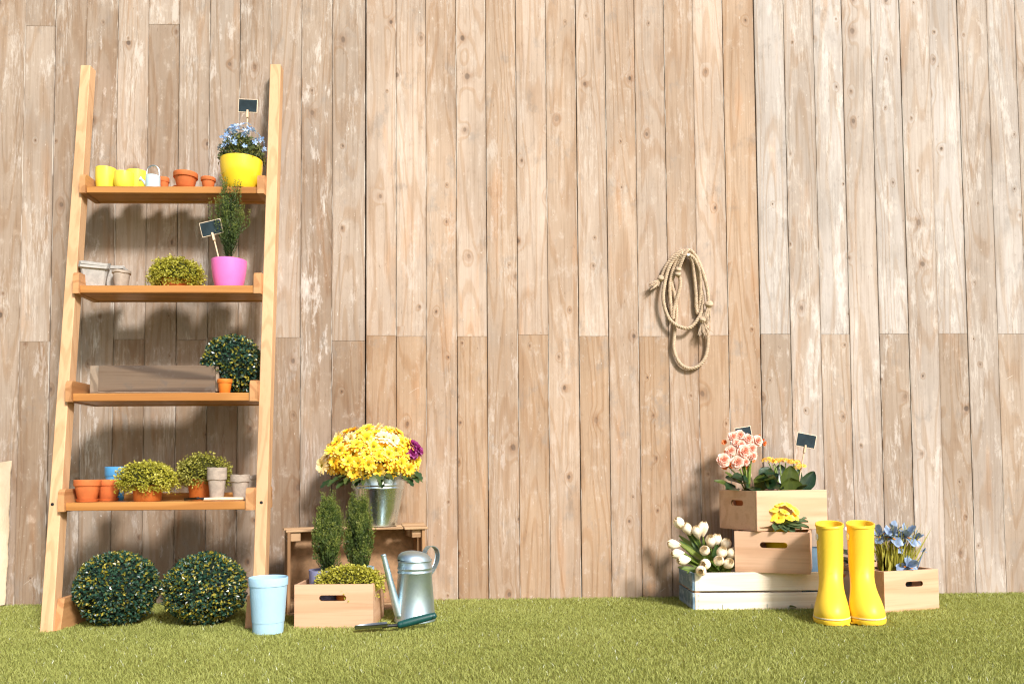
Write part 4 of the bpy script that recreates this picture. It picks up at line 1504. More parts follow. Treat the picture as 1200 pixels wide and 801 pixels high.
sd = np.tile(np.array([-0.76, 0.65, 0.0]), (len(hp2), 1))
sd /= np.linalg.norm(sd, axis=1)[:, None]
nn = np.cross(tg, sd)
ring = [hp2 - sd * wid - nn * 0.001, hp2 - sd * wid * 0.9 - nn * 0.0002, hp2 + sd * wid * 0.9 - nn * 0.0002, hp2 + sd * wid - nn * 0.001, hp2 + sd * wid + nn * 0.001, hp2 - sd * wid + nn * 0.001]
vs = np.stack(ring, 1).reshape(-1, 3)
q = 6
m.add(vs, [(i * q + k, i * q + (k + 1) % q, (i + 1) * q + (k + 1) % q, (i + 1) * q + k) for i in range(len(hp2) - 1) for k in range(q)])
m.build('handle', 'zinc_dull', t, 40)

# ---- hand trowel on the turf
t = thing('hand_trowel', 'hand trowel with dark green ribbed grip lying on the turf', 'garden tool', (-0.337, -0.536, 0.004), 9.0)
m = MB()
m.sheet(lambda u, v: (-0.115 + 0.088 * u, (v - 0.5) * 0.036 * (sin(min(1, u * 1.25) * pi / 2) ** 0.6) * (1 - 0.25 * max(0, u - 0.7) / 0.3), 0.0065 + 0.010 * (2 * v - 1) ** 2 + 0.004 * u), 10, 8)
m.sheet(lambda u, v: (-0.115 + 0.088 * u, (0.5 - v) * 0.036 * (sin(min(1, u * 1.25) * pi / 2) ** 0.6) * (1 - 0.25 * max(0, u - 0.7) / 0.3), 0.0050 + 0.010 * (2 * v - 1) ** 2 + 0.004 * u), 10, 8)
m.build('blade', 'blade', t, 60)
m = MB()
m.tube([(-0.042, 0, 0.009), (-0.028, 0, 0.012), (-0.012, 0, 0.012), (0.002, 0, 0.013)], [0.004, 0.0052, 0.0042, 0.0055], 12)
m.build('neck', 'black', t, 60)
m = MB()
gp, gr = [], []
for k in range(45):
    s = k / 44
    gp.append((0.0 + 0.108 * s, 0, 0.012 + 0.024 * s))
    r0 = 0.0085 + 0.0022 * sin(pi * (0.15 + 0.8 * s)) + (0.0007 if (k // 1) % 2 and 6 < k < 38 else 0)
    gr.append(r0 * (0.55 if k in (0, 44) else 0.85 if k in (1, 43) else 1.0))
m.tube(gp, gr, 16)
m.tube([(0.098, -0.014, 0.0335), (0.100, 0.014, 0.034)], 0.002, 8)
m.build('grip', 'green_grip', t, 50)

# ------------------------------------------------------------ right side: white crate and tulips
t = thing('white_crate', 'whitewashed slatted crate with blue grey ends under the crate stack', 'wooden crate', (0.56, -0.267, 0.001), -1.5)
W, D, H = 0.44, 0.2, 0.116
for nm, b, mt in (('slat', (0, W, -0.0, 0.007, 0.0, 0.053), 'white_x'), ('slat', (0, W, -0.0005, 0.0065, 0.059, H), 'white_x'),
                  ('slat', (0, W, D - 0.007, D, 0.0, 0.053), 'white_x'), ('slat', (0, W, D - 0.0065, D + 0.0005, 0.059, H), 'white_x'),
                  ('end_slat', (-0.008, -0.0003, 0.001, D - 0.001, 0.001, 0.053), 'blue_slat'), ('end_slat', (-0.0085, -0.0003, 0.001, D - 0.001, 0.060, H - 0.001), 'blue_slat'),
                  ('end_slat', (W + 0.0003, W + 0.008, 0.001, D - 0.001, 0.001, 0.053), 'blue_slat'), ('end_slat', (W + 0.0003, W + 0.0085, 0.001, D - 0.001, 0.060, H - 0.001), 'blue_slat'),
                  ('corner_post', (0.0005, 0.017, 0.0075, 0.022, 0.002, H - 0.004), 'ply_x'), ('corner_post', (W - 0.017, W - 0.0005, 0.0075, 0.022, 0.002, H - 0.004), 'ply_x'),
                  ('corner_post', (0.0005, 0.017, D - 0.022, D - 0.0075, 0.002, H - 0.004), 'ply_x'), ('corner_post', (W - 0.017, W - 0.0005, D - 0.022, D - 0.0075, 0.002, H - 0.004), 'ply_x'),
                  ('bottom_board', (0.0005, W - 0.0005, 0.0075, D - 0.0075, 0.004, 0.009), 'white_x')):
    part(nm, b, mt, t)
m = MB()
for x0 in (0.085, 0.225, 0.365):
    m.box(x0 - 0.0012, x0 + 0.0012, -0.0009, 0.003, 0.004, 0.018, 0.0004)
for z0 in (0.012, 0.03, 0.046, 0.068, 0.085, 0.102):
    m.box(0.0105, 0.0115, -0.0014, 0.003, z0 - 0.003, z0 + 0.003, 0.0003)
m.build('staples', 'wire', t)['kind'] = 'stuff'


def tulip_mesh(seed):
    rr = random.Random(seed)
    m = MB()
    H_, Rm = 0.036, 0.0125
    for layer, (n, r_, h_, o) in enumerate(((3, Rm * 0.90, H_ * 0.97, 0.0), (3, Rm, H_, pi / 3))):
        for k in range(n):
            a0 = 2 * pi * k / n + o + rr.uniform(-.1, .1)
            hh = h_ * rr.uniform(0.94, 1.05)

            def fn(u, v, a0=a0, hh=hh, r_=r_):
                span = 1.25 * (1 - 0.15 * u) * (1 if u < 0.75 else max(0.0, (1 - (u - 0.75) / 0.25)) ** 0.55 + 0.02)
                a = a0 + (v - 0.5) * 2 * span
                prof = sin(pi * min(0.5, u * 0.62 + 0.06)) if u < 0.6 else 1 - 0.55 * ((u - 0.6) / 0.4) ** 1.7
                rad = r_ * prof
                return (rad * cos(a), rad * sin(a), hh * u)
            m.sheet(fn, 8, 4, 0, lambda u, v: min(1.0, 0.15 + 2.2 * (0.5 - abs(v - 0.5)) + 0.25 * u) if u < 0.9 else 0.35)
    o = m.build('bloom', 'tulip', None, 70)
    me = o.data
    bpy.data.objects.remove(o)
    return me


tl = thing('tulip_bunch', 'bunch of cream white tulips leaning out of the white crate', 'tulips', (0.62, -0.17, 0.02))
tms = [tulip_mesh(s) for s in range(3)]
org = Vector((0.62, -0.17, 0.02))
TP = [(0.552, -0.136, 0.256), (0.571, -0.150, 0.240), (0.599, -0.160, 0.230), (0.62, -0.150, 0.238), (0.519, -0.192, 0.199), (0.524, -0.218, 0.173), (0.540, -0.238, 0.155), (0.634, -0.188, 0.201), (0.655, -0.176, 0.203),
      (0.607, -0.214, 0.176), (0.680, -0.190, 0.190), (0.689, -0.216, 0.165), (0.603, -0.252, 0.142), (0.579, -0.272, 0.125), (0.641, -0.246, 0.147), (0.657, -0.222, 0.166), (0.668, -0.250, 0.139)]
TD = {0: (-0.7, -0.2, 0.8), 1: (-0.5, -0.3, 0.9), 2: (-0.25, -0.3, 0.9), 3: (0.05, 0, 1), 4: (-1, -0.2, 0.15), 5: (-1, -0.3, -0.05), 6: (-1, -0.4, -0.05), 7: (-0.15, -0.5, 0.8), 8: (0.1, -0.3, 0.9),
      9: (-0.2, -0.8, 0.5), 10: (0.15, -0.4, 0.8), 11: (0.3, -0.6, 0.6), 12: (-0.6, -0.8, 0.1), 13: (-0.3, -1, 0.0), 14: (-0.1, -0.8, 0.5), 15: (0.1, -0.5, 0.8), 16: (0.2, -0.8, 0.45)}
base = Vector((0.66, -0.16, 0.06))
stm = MB()
lfm = MB()
rt = random.Random(8)
for i, p in enumerate(TP):
    p = Vector(p)
    d = Vector(TD[i]).normalized()
    pb = p - d * 0.018
    place('bloom', tms[i % 3], tl, tuple(pb - org), tuple(d), rt.random() * 6, rt.uniform(1.26, 1.46))
    b = base + Vector((rt.uniform(-.02, .02), rt.uniform(-.02, .02), 0))
    mid = (b + pb) * 0.5 - d * 0.02 + Vector((0, 0, 0.01))
    cv = []
    for s in np.linspace(0, 1, 9):
        cv.append(tuple((b * (1 - s) ** 2 + mid * 2 * s * (1 - s) + (pb + d * 0.001) * s * s) - org))
    stm.tube(cv, 0.0022, 6)
for i in range(30):
    b = base + Vector((rt.uniform(-.03, .03), rt.uniform(-.03, .03), 0.03))
    tgt = Vector(TP[i % len(TP)]) + Vector((rt.uniform(-.03, .03), rt.uniform(-.02, .02), rt.uniform(-.04, .01)))
    ax = (tgt - b)
    big_leaf(lfm, tuple(b + ax * 0.25 - org), tuple(ax), (rt.uniform(-.5, .5), -0.8, 0.6), ax.length * rt.uniform(0.6, 0.85), rt.uniform(0.015, 0.024), rt.random(), 0.12, 0.15, 0, 8, 3, 0.8)
stuff(stm.build('stems', 'stem', tl, 60))
stuff(lfm.build('leaves', 'tulip_leaf', tl, 60))

o = pot_mesh('plant_pot', 'slate_plastic', None, (0.966, -0.165, 0.0115), rt=0.036, rb=0.026, h=0.172, wall=0.003)
tag(o, 'slate blue pot with pale rim in the white crate behind the left boot', 'plant pot')

# ---- primrose
t = thing('potted_plant', 'yellow primrose in a yellow pot inside the middle crate', 'potted plant', (0.842, -0.232, 0.1275))
pot_mesh('pot', 'yellow_gloss', t, rt=0.046, rb=0.034, h=0.126, rim=0.003, rimh=0.014, wall=0.003)
soil(t, 0.042, 0.116)
pm = [daisy_mesh('flower', 0.0172, ['primrose', 'primrose_eye'], [(5, 1.0, 10, 0.90)], 0.22, seed=s, round_tip=0.25) for s in range(3)]
rp = random.Random(2)
for p in ((0.002, -0.046, 0.160), (-0.030, -0.038, 0.170), (-0.036, -0.036, 0.148), (-0.008, -0.030, 0.184), (0.020, -0.034, 0.178), (0.040, -0.034, 0.164), (0.038, -0.036, 0.146), (0.016, -0.050, 0.142),
          (-0.016, -0.048, 0.143), (-0.028, 0.000, 0.184), (0.012, 0.004, 0.188)):
    p = (p[0], p[1], p[2] + 0.016)
    place('flower', pm[rp.randrange(3)], t, p, (p[0] * 22 + rp.gauss(0, .3), -0.8 + rp.gauss(0, .25), (p[2] - 0.155) * 30 + 0.35 + rp.gauss(0, .25)), rp.random() * 6, rp.uniform(0.9, 1.1))
m = MB()
for i in range(26):
    x = rp.uniform(-0.028, 0.028)
    m.tube([(x * 0.5, -0.02, 0.10), (x * 0.8, -0.034, 0.13), (x * 1.1, -0.034, 0.155)], 0.0014, 5)
stuff(m.build('stems', 'stem', t, 60))
for ax, zz, L in (((-1, -0.5, 0.05), 0.122, 0.062), ((-0.6, -1, -0.12), 0.122, 0.050), ((0.25, -1, -0.35), 0.124, 0.048), ((0.9, -0.7, 0.05), 0.122, 0.058), ((0.6, -1, 0.0), 0.12, 0.05), ((-0.8, 0.2, 0.6), 0.124, 0.05),
                  ((-1, 0.1, 0.75), 0.13, 0.055), ((1, 0.1, 0.4), 0.124, 0.062), ((-0.1, -1, -0.2), 0.121, 0.045), ((0.95, -0.3, 0.25), 0.125, 0.055)):
    m = MB()
    v = Vector(ax).normalized()
    big_leaf(m, (v.x * 0.018, v.y * 0.018 - 0.014, zz + 0.014), ax, (0, -0.35, 1), L * 1.2, 0.034, 0.45 + 0.3 * rp.random(), 0.2, 0.18, 0.05, 8, 4)
    m.build('leaf', 'primrose_leaf', t, 60)

# ---- begonia and kalanchoe in the top crate
zc = 0.2455 + 0.011
t = thing('potted_plant', 'begonia with peach pink double blooms in the top crate', 'potted plant', (0.772, -0.155, zc))
pot_mesh('pot', 'brown_plastic', t, rt=0.044, rb=0.034, h=0.095, wall=0.003)
soil(t, 0.040, 0.086)
bo = np.array([0.772, -0.155, zc])


def rose_mesh(seed, mats='rose'):
    rr = random.Random(seed)
    m = MB()
    Rr = 0.0165
    for n, rf, tilt, hgt in ((6, 1.0, 12, 0.0), (6, 0.84, 32, 0.002), (5, 0.64, 52, 0.004), (4, 0.42, 70, 0.006), (3, 0.22, 82, 0.008)):
        for k in range(n):
            a = 2 * pi * (k + rr.uniform(-.15, .15)) / n + rf * 3
            L = Rr * rf * rr.uniform(0.92, 1.06)
            w = 2 * pi * Rr * rf / n * 1.35
            up = radians(tilt)

            def fn(u, v, a=a, L=L, w=w, up=up, hgt=hgt):
                e = 2 * v - 1
                x = (0.15 + 0.85 * u) * L * cos(up) - 0.12 * L * e * e * u
                y = e * w * 0.5 * (0.45 + 0.55 * sin(pi * min(1, u * 0.75)))
                z = hgt + L * sin(up) * u * 0.9 + 0.10 * L * e * e - 0.10 * L * max(0, u - 0.75) * 4
                return (x * cos(a) - y * sin(a), x * sin(a) + y * cos(a), z)
            m.sheet(fn, 3, 3, 0, lambda u, v, rf=rf: min(1, max(0, 0.05 + 0.75 * u + 0.1 * rf + rr.uniform(-.1, .1))))
    o = m.build('bloom', mats, None, 60)
    me = o.data
    bpy.data.objects.remove(o)
    return me


rms = [rose_mesh(s) for s in range(3)]
bud = daisy_mesh('bud', 0.0105, ['bud', 'bud'], [(5, 1.0, 30, 1.0), (4, 0.8, 55, 1.0)], 0.25, seed=3, round_tip=0.2)
BS = [(0.753, -0.178, 0.553, 0.95), (0.729, -0.181, 0.546, 0.95), (0.779, -0.185, 0.539, 1.0), (0.808, -0.188, 0.533, 1.0), (0.713, -0.203, 0.5, 0.95), (0.749, -0.195, 0.518, 0.95), (0.757, -0.205, 0.497, 1.28),
      (0.784, -0.200, 0.507, 0.95), (0.685, -0.218, 0.469, 1.2), (0.729, -0.222, 0.462, 1.12), (0.760, -0.212, 0.463, 0.7), (0.784, -0.212, 0.482, 0.75), (0.738, -0.19, 0.525, 0.8), (0.795, -0.18, 0.49, 0.7)]
stm = MB()
rg = random.Random(6)
for i, (x, y, z, s) in enumerate(BS):
    p = np.array([x, y + 0.045, z]) - bo
    n = ((x - 0.75) * 5 + rg.gauss(0, .15), -1, 0.15 + (z - 0.5) * 4 + rg.gauss(0, .12))
    place('bloom', rms[i % 3], t, p, n, rg.random() * 6, s * 1.16)
    stm.tube([(0.0, 0.0, 0.09), (p[0] * 0.4, p[1] * 0.4 + 0.01, 0.09 + (p[2] - 0.09) * 0.6), (p[0], p[1] + 0.006, p[2] - 0.004)], [0.0028, 0.0022, 0.0014], 6)
for (x, y, z) in ((0.749, -0.12, 0.533), (0.835, -0.13, 0.538), (0.719, -0.16, 0.452), (0.710, -0.15, 0.495), (0.772, -0.16, 0.446), (0.728, -0.15, 0.455), (0.828, -0.12, 0.550), (0.735, -0.15, 0.502), (0.842, -0.13, 0.526), (0.700, -0.16, 0.450), (0.705, -0.14, 0.53), (0.80, -0.14, 0.47)):
    p = np.array([x, y + 0.02, z]) - bo
    place('bud', bud, t, p, ((x - 0.76) * 8, -0.8, rg.gauss(-0.1, .3)), rg.random() * 6, rg.uniform(0.8, 1.2))
stuff(stm.build('stems', 'stem', t, 60))
for x, z, ax, L, W_, rn, mt in ((-0.045, 0.105, (-0.6, -0.7, 0.15), 0.05, 0.042, 0.3, 'dark_leaf'), (-0.03, 0.12, (-0.2, -0.9, 0.25), 0.042, 0.04, 0.55, 'olive_leaf'), (0.0, 0.105, (0.0, -1, 0.0), 0.05, 0.045, 0.2, 'dark_leaf'),
                                (0.025, 0.12, (0.4, -0.8, 0.4), 0.06, 0.05, 0.4, 'olive_leaf'), (-0.05, 0.13, (-0.5, -0.3, 0.6), 0.035, 0.02, 0.6, 'olive_leaf'), (-0.06, 0.11, (-0.9, -0.3, 0.5), 0.05, 0.022, 0.5, 'olive_leaf'),
                                (0.02, 0.135, (0.7, -0.5, 0.4), 0.05, 0.022, 0.35, 'dark_leaf'), (0.05, 0.11, (0.7, -0.8, 0.1), 0.05, 0.045, 0.2, 'dark_leaf'), (-0.02, 0.10, (0.5, -0.9, -0.1), 0.045, 0.04, 0.8, 'olive_leaf'),
                                (-0.01, 0.13, (-0.7, -0.5, 0.3), 0.05, 0.04, 0.1, 'dark_leaf'), (0.04, 0.13, (0.6, 0.3, 0.8), 0.05, 0.04, 0.3, 'dark_leaf'), (0.05, 0.105, (0.5, -0.4, 0.8), 0.05, 0.042, 0.15, 'dark_leaf'), (0.03, 0.10, (0.15, -0.5, 0.8), 0.045, 0.042, 0.7, 'olive_leaf'), (-0.01, 0.10, (-0.2, -0.5, 0.8), 0.045, 0.042, 0.3, 'dark_leaf'), (-0.03, 0.12, (-0.5, 0.6, 0.5), 0.05, 0.04, 0.2, 'dark_leaf')):
    m = MB()
    big_leaf(m, (x, -0.012, z + 0.016), ax, (0.1, -0.7, 0.9), L * 1.25, W_ * 1.2, rn, 0.25, 0.12, 0.08, 8, 4)
    m.build('leaf', mt, t, 60)

t = thing('potted_plant', 'kalanchoe with small yellow flower clusters and broad leaves in the top crate', 'potted plant', (0.895, -0.135, zc))
pot_mesh('pot', 'brown_plastic', t, rt=0.046, rb=0.036, h=0.095, wall=0.003)
soil(t, 0.042, 0.086)
ko = np.array([0.895, -0.135, zc])
m = MB()
sm = MB()
for (x, y, z, r) in ((0.846, -0.13, 0.459, 0.020), (0.866, -0.115, 0.452, 0.014), (0.893, -0.10, 0.459, 0.016), (0.912, -0.105, 0.457, 0.016), (0.935, -0.12, 0.452, 0.020), (0.952, -0.13, 0.438, 0.018), (0.880, -0.09, 0.455, 0.015), (0.938, -0.135, 0.430, 0.009)):
    c = np.array([x, y - 0.010, z + 0.009]) - ko
    sm.tube([(c[0] * 0.3, c[1] * 0.3, 0.09), (c[0] * 0.8, c[1] * 0.7, c[2] - 0.03), tuple(c - np.array([0, 0, 0.006]))], 0.0018, 6)
    for j in range(int(34 * (r / 0.018) ** 2)):
        d = sphere_pts(1)[0]
        d[2] = abs(d[2]) * 0.9 - 0.15
        p = c + d * r * np.array([1.05, 0.8, 0.62])
        X = T(*p) @ frame_to(d + np.array([0, -0.4, 0.3]), float(RNG.random() * 6))
        q = float(RNG.random())
        for k in range(4):
            aa = pi / 2 * k
            L = 0.0052
            m.add([(0, 0, 0), (L * .7 * cos(aa - .5), L * .7 * sin(aa - .5), .001), (L * cos(aa), L * sin(aa), .0012), (L * .7 * cos(aa + .5), L * .7 * sin(aa + .5), .001)], [(0, 1, 2, 3)], 0, q, X)
stuff(m.build('flowers', 'kal', t))
stuff(sm.build('stems', 'stem', t, 60))
for x, y, z, ax, nr, L, W_, rn, mt in (
        (-0.005, -0.050, 0.088, (0.12, -0.12, 1), (0.1, -1, 0.15), 0.088, 0.060, 0.25, 'olive_leaf'), (0.004, -0.056, 0.075, (-0.1, -0.25, 1), (0.0, -1, 0.2), 0.062, 0.072, 0.35, 'olive_leaf'),
        (0.045, -0.045, 0.085, (0.55, -0.1, 1), (-0.3, -1, 0.2), 0.082, 0.042, 0.15, 'dark_leaf'), (-0.045, -0.035, 0.095, (-0.7, -0.4, 0.7), (0.1, -0.8, 0.6), 0.062, 0.05, 0.3, 'dark_leaf'),
        (-0.055, -0.02, 0.115, (-0.5, -0.5, 0.7), (0, -0.5, 0.9), 0.055, 0.048, 0.1, 'dark_leaf'), (-0.040, -0.045, 0.085, (-0.3, -0.9, 0.15), (0, -0.3, 1), 0.045, 0.045, 0.25, 'dark_leaf'),
        (0.03, -0.05, 0.09, (0.3, -0.7, 0.5), (0.2, -0.5, 0.8), 0.045, 0.035, 0.6, 'dark_leaf'), (0.0, 0.02, 0.1, (0.1, 0.3, 1), (0, -1, 0.2), 0.085, 0.055, 0.2, 'dark_leaf'), (-0.03, 0.02, 0.1, (-0.4, 0.3, 1), (0, -1, 0.2), 0.08, 0.05, 0.1, 'dark_leaf'),
        (0.035, 0.02, 0.1, (0.4, 0.3, 1), (0, -1, 0.2), 0.085, 0.05, 0.2, 'dark_leaf')):
    m = MB()
    big_leaf(m, (x, y, z + 0.020), ax, nr, L * 0.98, W_ * 1.08, rn, 0.08, 0.10, 0.03, 9, 5)
    m.build('leaf', mt, t, 60)
chalk_sign(0.770, -0.120, 0.560, 0.056, 0.042, -9, 'chalkboard sign half hidden behind the peach begonia blooms', 0.17)
chalk_sign(0.971, -0.145, 0.5330, 0.066, 0.046, 11, 'tilted chalkboard sign on a stick beside the yellow kalanchoe flowers', 0.17)

# ---- irises in the right crate
io = np.array([1.195, -0.262, 0.012])
t = thing('potted_plant', 'blue irises with grassy leaves in black pot in the right crate', 'potted plant', tuple(io))
pot_mesh('pot', 'black', t, rt=0.054, rb=0.042, h=0.092, wall=0.003)
soil(t, 0.05, 0.084)


def iris_mesh(seed):
    rr = random.Random(seed)
    m = MB()
    for layer, (n, rise, L, W_) in enumerate(((3, 14, 0.036, 0.026), (3, 58, 0.036, 0.021))):
        for k in range(n):
            a = 2 * pi * (k + 0.5 * layer) / n + rr.uniform(-.2, .2)
            up = radians(rise + rr.uniform(-10, 10))

            def fn(u, v, a=a, L=L, W_=W_, up=up, layer=layer):
                e = 2 * v - 1
                x = L * u * cos(up)
                z = L * u * sin(up) - (0.30 * L * u * u if layer == 0 else -0.03 * L * u) + 0.003 * e * e * (1 - u) + 0.002 * sin(u * 9 + e * 3)
                y = e * W_ * 0.5 * (0.22 + 0.78 * sin(pi * min(1, 0.08 + u * 0.72)) ** 1.2)
                return (x * cos(a) - y * sin(a), x * sin(a) + y * cos(a), z)
            m.sheet(fn, 6, 4, 0, lambda u, v: min(1, max(0, 0.25 + 0.6 * abs(2 * v - 1) * u + rr.uniform(-.15, .2))))
            if layer == 0:
                m.sheet(lambda u, v, a=a, up=up, L=L: (lambda x, y, z: (x * cos(a) - y * sin(a), x * sin(a) + y * cos(a), z))(L * (0.1 + 0.32 * u) * cos(up), (v - .5) * 0.0035, L * (0.1 + 0.32 * u) * sin(up) - 0.02 * L + 0.0028), 2, 1, 1)
    o = m.build('bloom', ['iris', 'iris_eye'], None, 60)
    me = o.data
    bpy.data.objects.remove(o)
    return me


ims = [iris_mesh(s) for s in range(3)]
sm = MB()
ri = random.Random(4)
for i, (x, y, z, n, s) in enumerate(((1.178, -0.285, 0.222, (-0.3, -0.6, 0.8), 1.05), (1.150, -0.275, 0.226, (-0.6, -0.4, 0.8), 0.95), (1.203, -0.28, 0.196, (0.1, -0.7, 0.6), 0.75), (1.226, -0.28, 0.222, (0.1, -0.5, 0.95), 1.12), (1.201, -0.26, 0.236, (0, -0.3, 1), 0.9),
                                     (1.258, -0.275, 0.216, (0.5, -0.5, 0.8), 0.72), (1.219, -0.300, 0.134, (0.1, -0.95, 0.35), 0.92), (1.284, -0.275, 0.176, (0.2, -0.2, 1), 0.32))):
    p = np.array([x, y, z]) - io
    place('bloom', ims[i % 3], t, p, n, ri.random() * 6, s * 1.12)
    sm.tube([(p[0] * 0.55, p[1] * 0.4, 0.08), (p[0] * 0.8, p[1] * 0.8, p[2] * 0.7), tuple(p)], [0.0026, 0.0022, 0.0018], 6)
stuff(sm.build('stems', 'iris', t, 60))
m = MB()
for i in range(150):
    a = ri.uniform(0, 2 * pi)
    rr_ = 0.045 * sqrt(ri.random())
    bx, by = rr_ * cos(a), rr_ * sin(a) * 0.8
    L = ri.uniform(0.10, 0.178)
    lx, ly = bx * 0.9 + ri.gauss(0, 0.012), by * 0.5 + ri.gauss(0, 0.008) - 0.006
    w = ri.uniform(0.0026, 0.0042)
    q = ri.random()
    c, s = cos(ri.uniform(-0.6, 0.6)), sin(ri.uniform(-0.6, 0.6))

    def fn(u, v, bx=bx, by=by, L=L, lx=lx, ly=ly, w=w, c=c, s=s):
        ww = w * (1 - u ** 2.2) + 0.0002
        return (bx + lx * u * u + (v - .5) * 2 * ww * c * 0.6, by + ly * u * u + (v - .5) * 2 * ww * s * 0.6, 0.082 + L * u)
    m.sheet(fn, 5, 1, 0, lambda u, v, q=q: min(1, q * 0.8 + 0.2 * u))
for (x0, x1, L, q) in ((0.028, 0.112, 0.160, 0.6), (0.02, 0.078, 0.155, 0.2), (0.0, 0.028, 0.182, 0.35), (-0.045, -0.03, 0.15, 0.8), (-0.035, 0.012, 0.155, 0.9), (-0.04, -0.055, 0.145, 0.7), (-0.05, -0.03, 0.15, 0.5), (0.03, 0.088, 0.09, 0.3)):
    m.sheet(lambda u, v: (x0 + (x1 - x0) * u ** 1.2 + (v - .5) * 0.0075 * (1 - u ** 2.5), -0.028, 0.082 + L * u), 8, 1, 0, q)
stuff(m.build('leaves', 'grass_leaf', t, 60))

t = thing('potted_plant', 'white flowered plant with broad dark leaves behind the boots in the right crate', 'potted plant', (1.112, -0.170, 0.012))
pot_mesh('pot', 'terracotta', t, rt=0.044, rb=0.034, h=0.085, wall=0.003)
soil(t, 0.040, 0.077)
wf = daisy_mesh('flower', 0.013, ['white_petal', 'primrose_eye'], [(5, 1.0, 16, 1.0)], 0.16, seed=1, round_tip=0.25)
for p in ((0.022, -0.03, 0.235), (0.04, -0.03, 0.232), (0.010, -0.02, 0.230), (0.03, -0.01, 0.238), (0.014, -0.035, 0.205), (0.016, -0.038, 0.185), (0.0, -0.01, 0.228), (-0.02, -0.01, 0.228), (0.05, -0.015, 0.225)):
    place('flower', wf, t, p, (p[0] * 6, -0.6, 0.9), rg.random() * 6, 1.0)
m = MB()
for p in ((0.02, -0.02, 0.22), (0.04, -0.02, 0.22), (0.01, -0.01, 0.20), (-0.02, -0.01, 0.21)):
    m.tube([(p[0] * .3, 0, 0.075), (p[0] * .8, p[1] * .7, 0.15), p], 0.002, 6)
stuff(m.build('stems', 'stem', t, 60))
for k in range(16):
    m = MB()
    a = 2 * pi * k / 16 + 0.2
    zz = 0.085 + 0.055 * (k % 3) / 2
    big_leaf(m, (cos(a) * 0.012, sin(a) * 0.012, zz), (cos(a), sin(a), 0.55), (cos(a) * -0.4, sin(a) * -0.4 - 0.3, 1), 0.062, 0.042, 0.2 + 0.5 * rg.random(), 0.25, 0.1, 0.03, 8, 4)
    m.build('leaf', 'dark_leaf', t, 60)


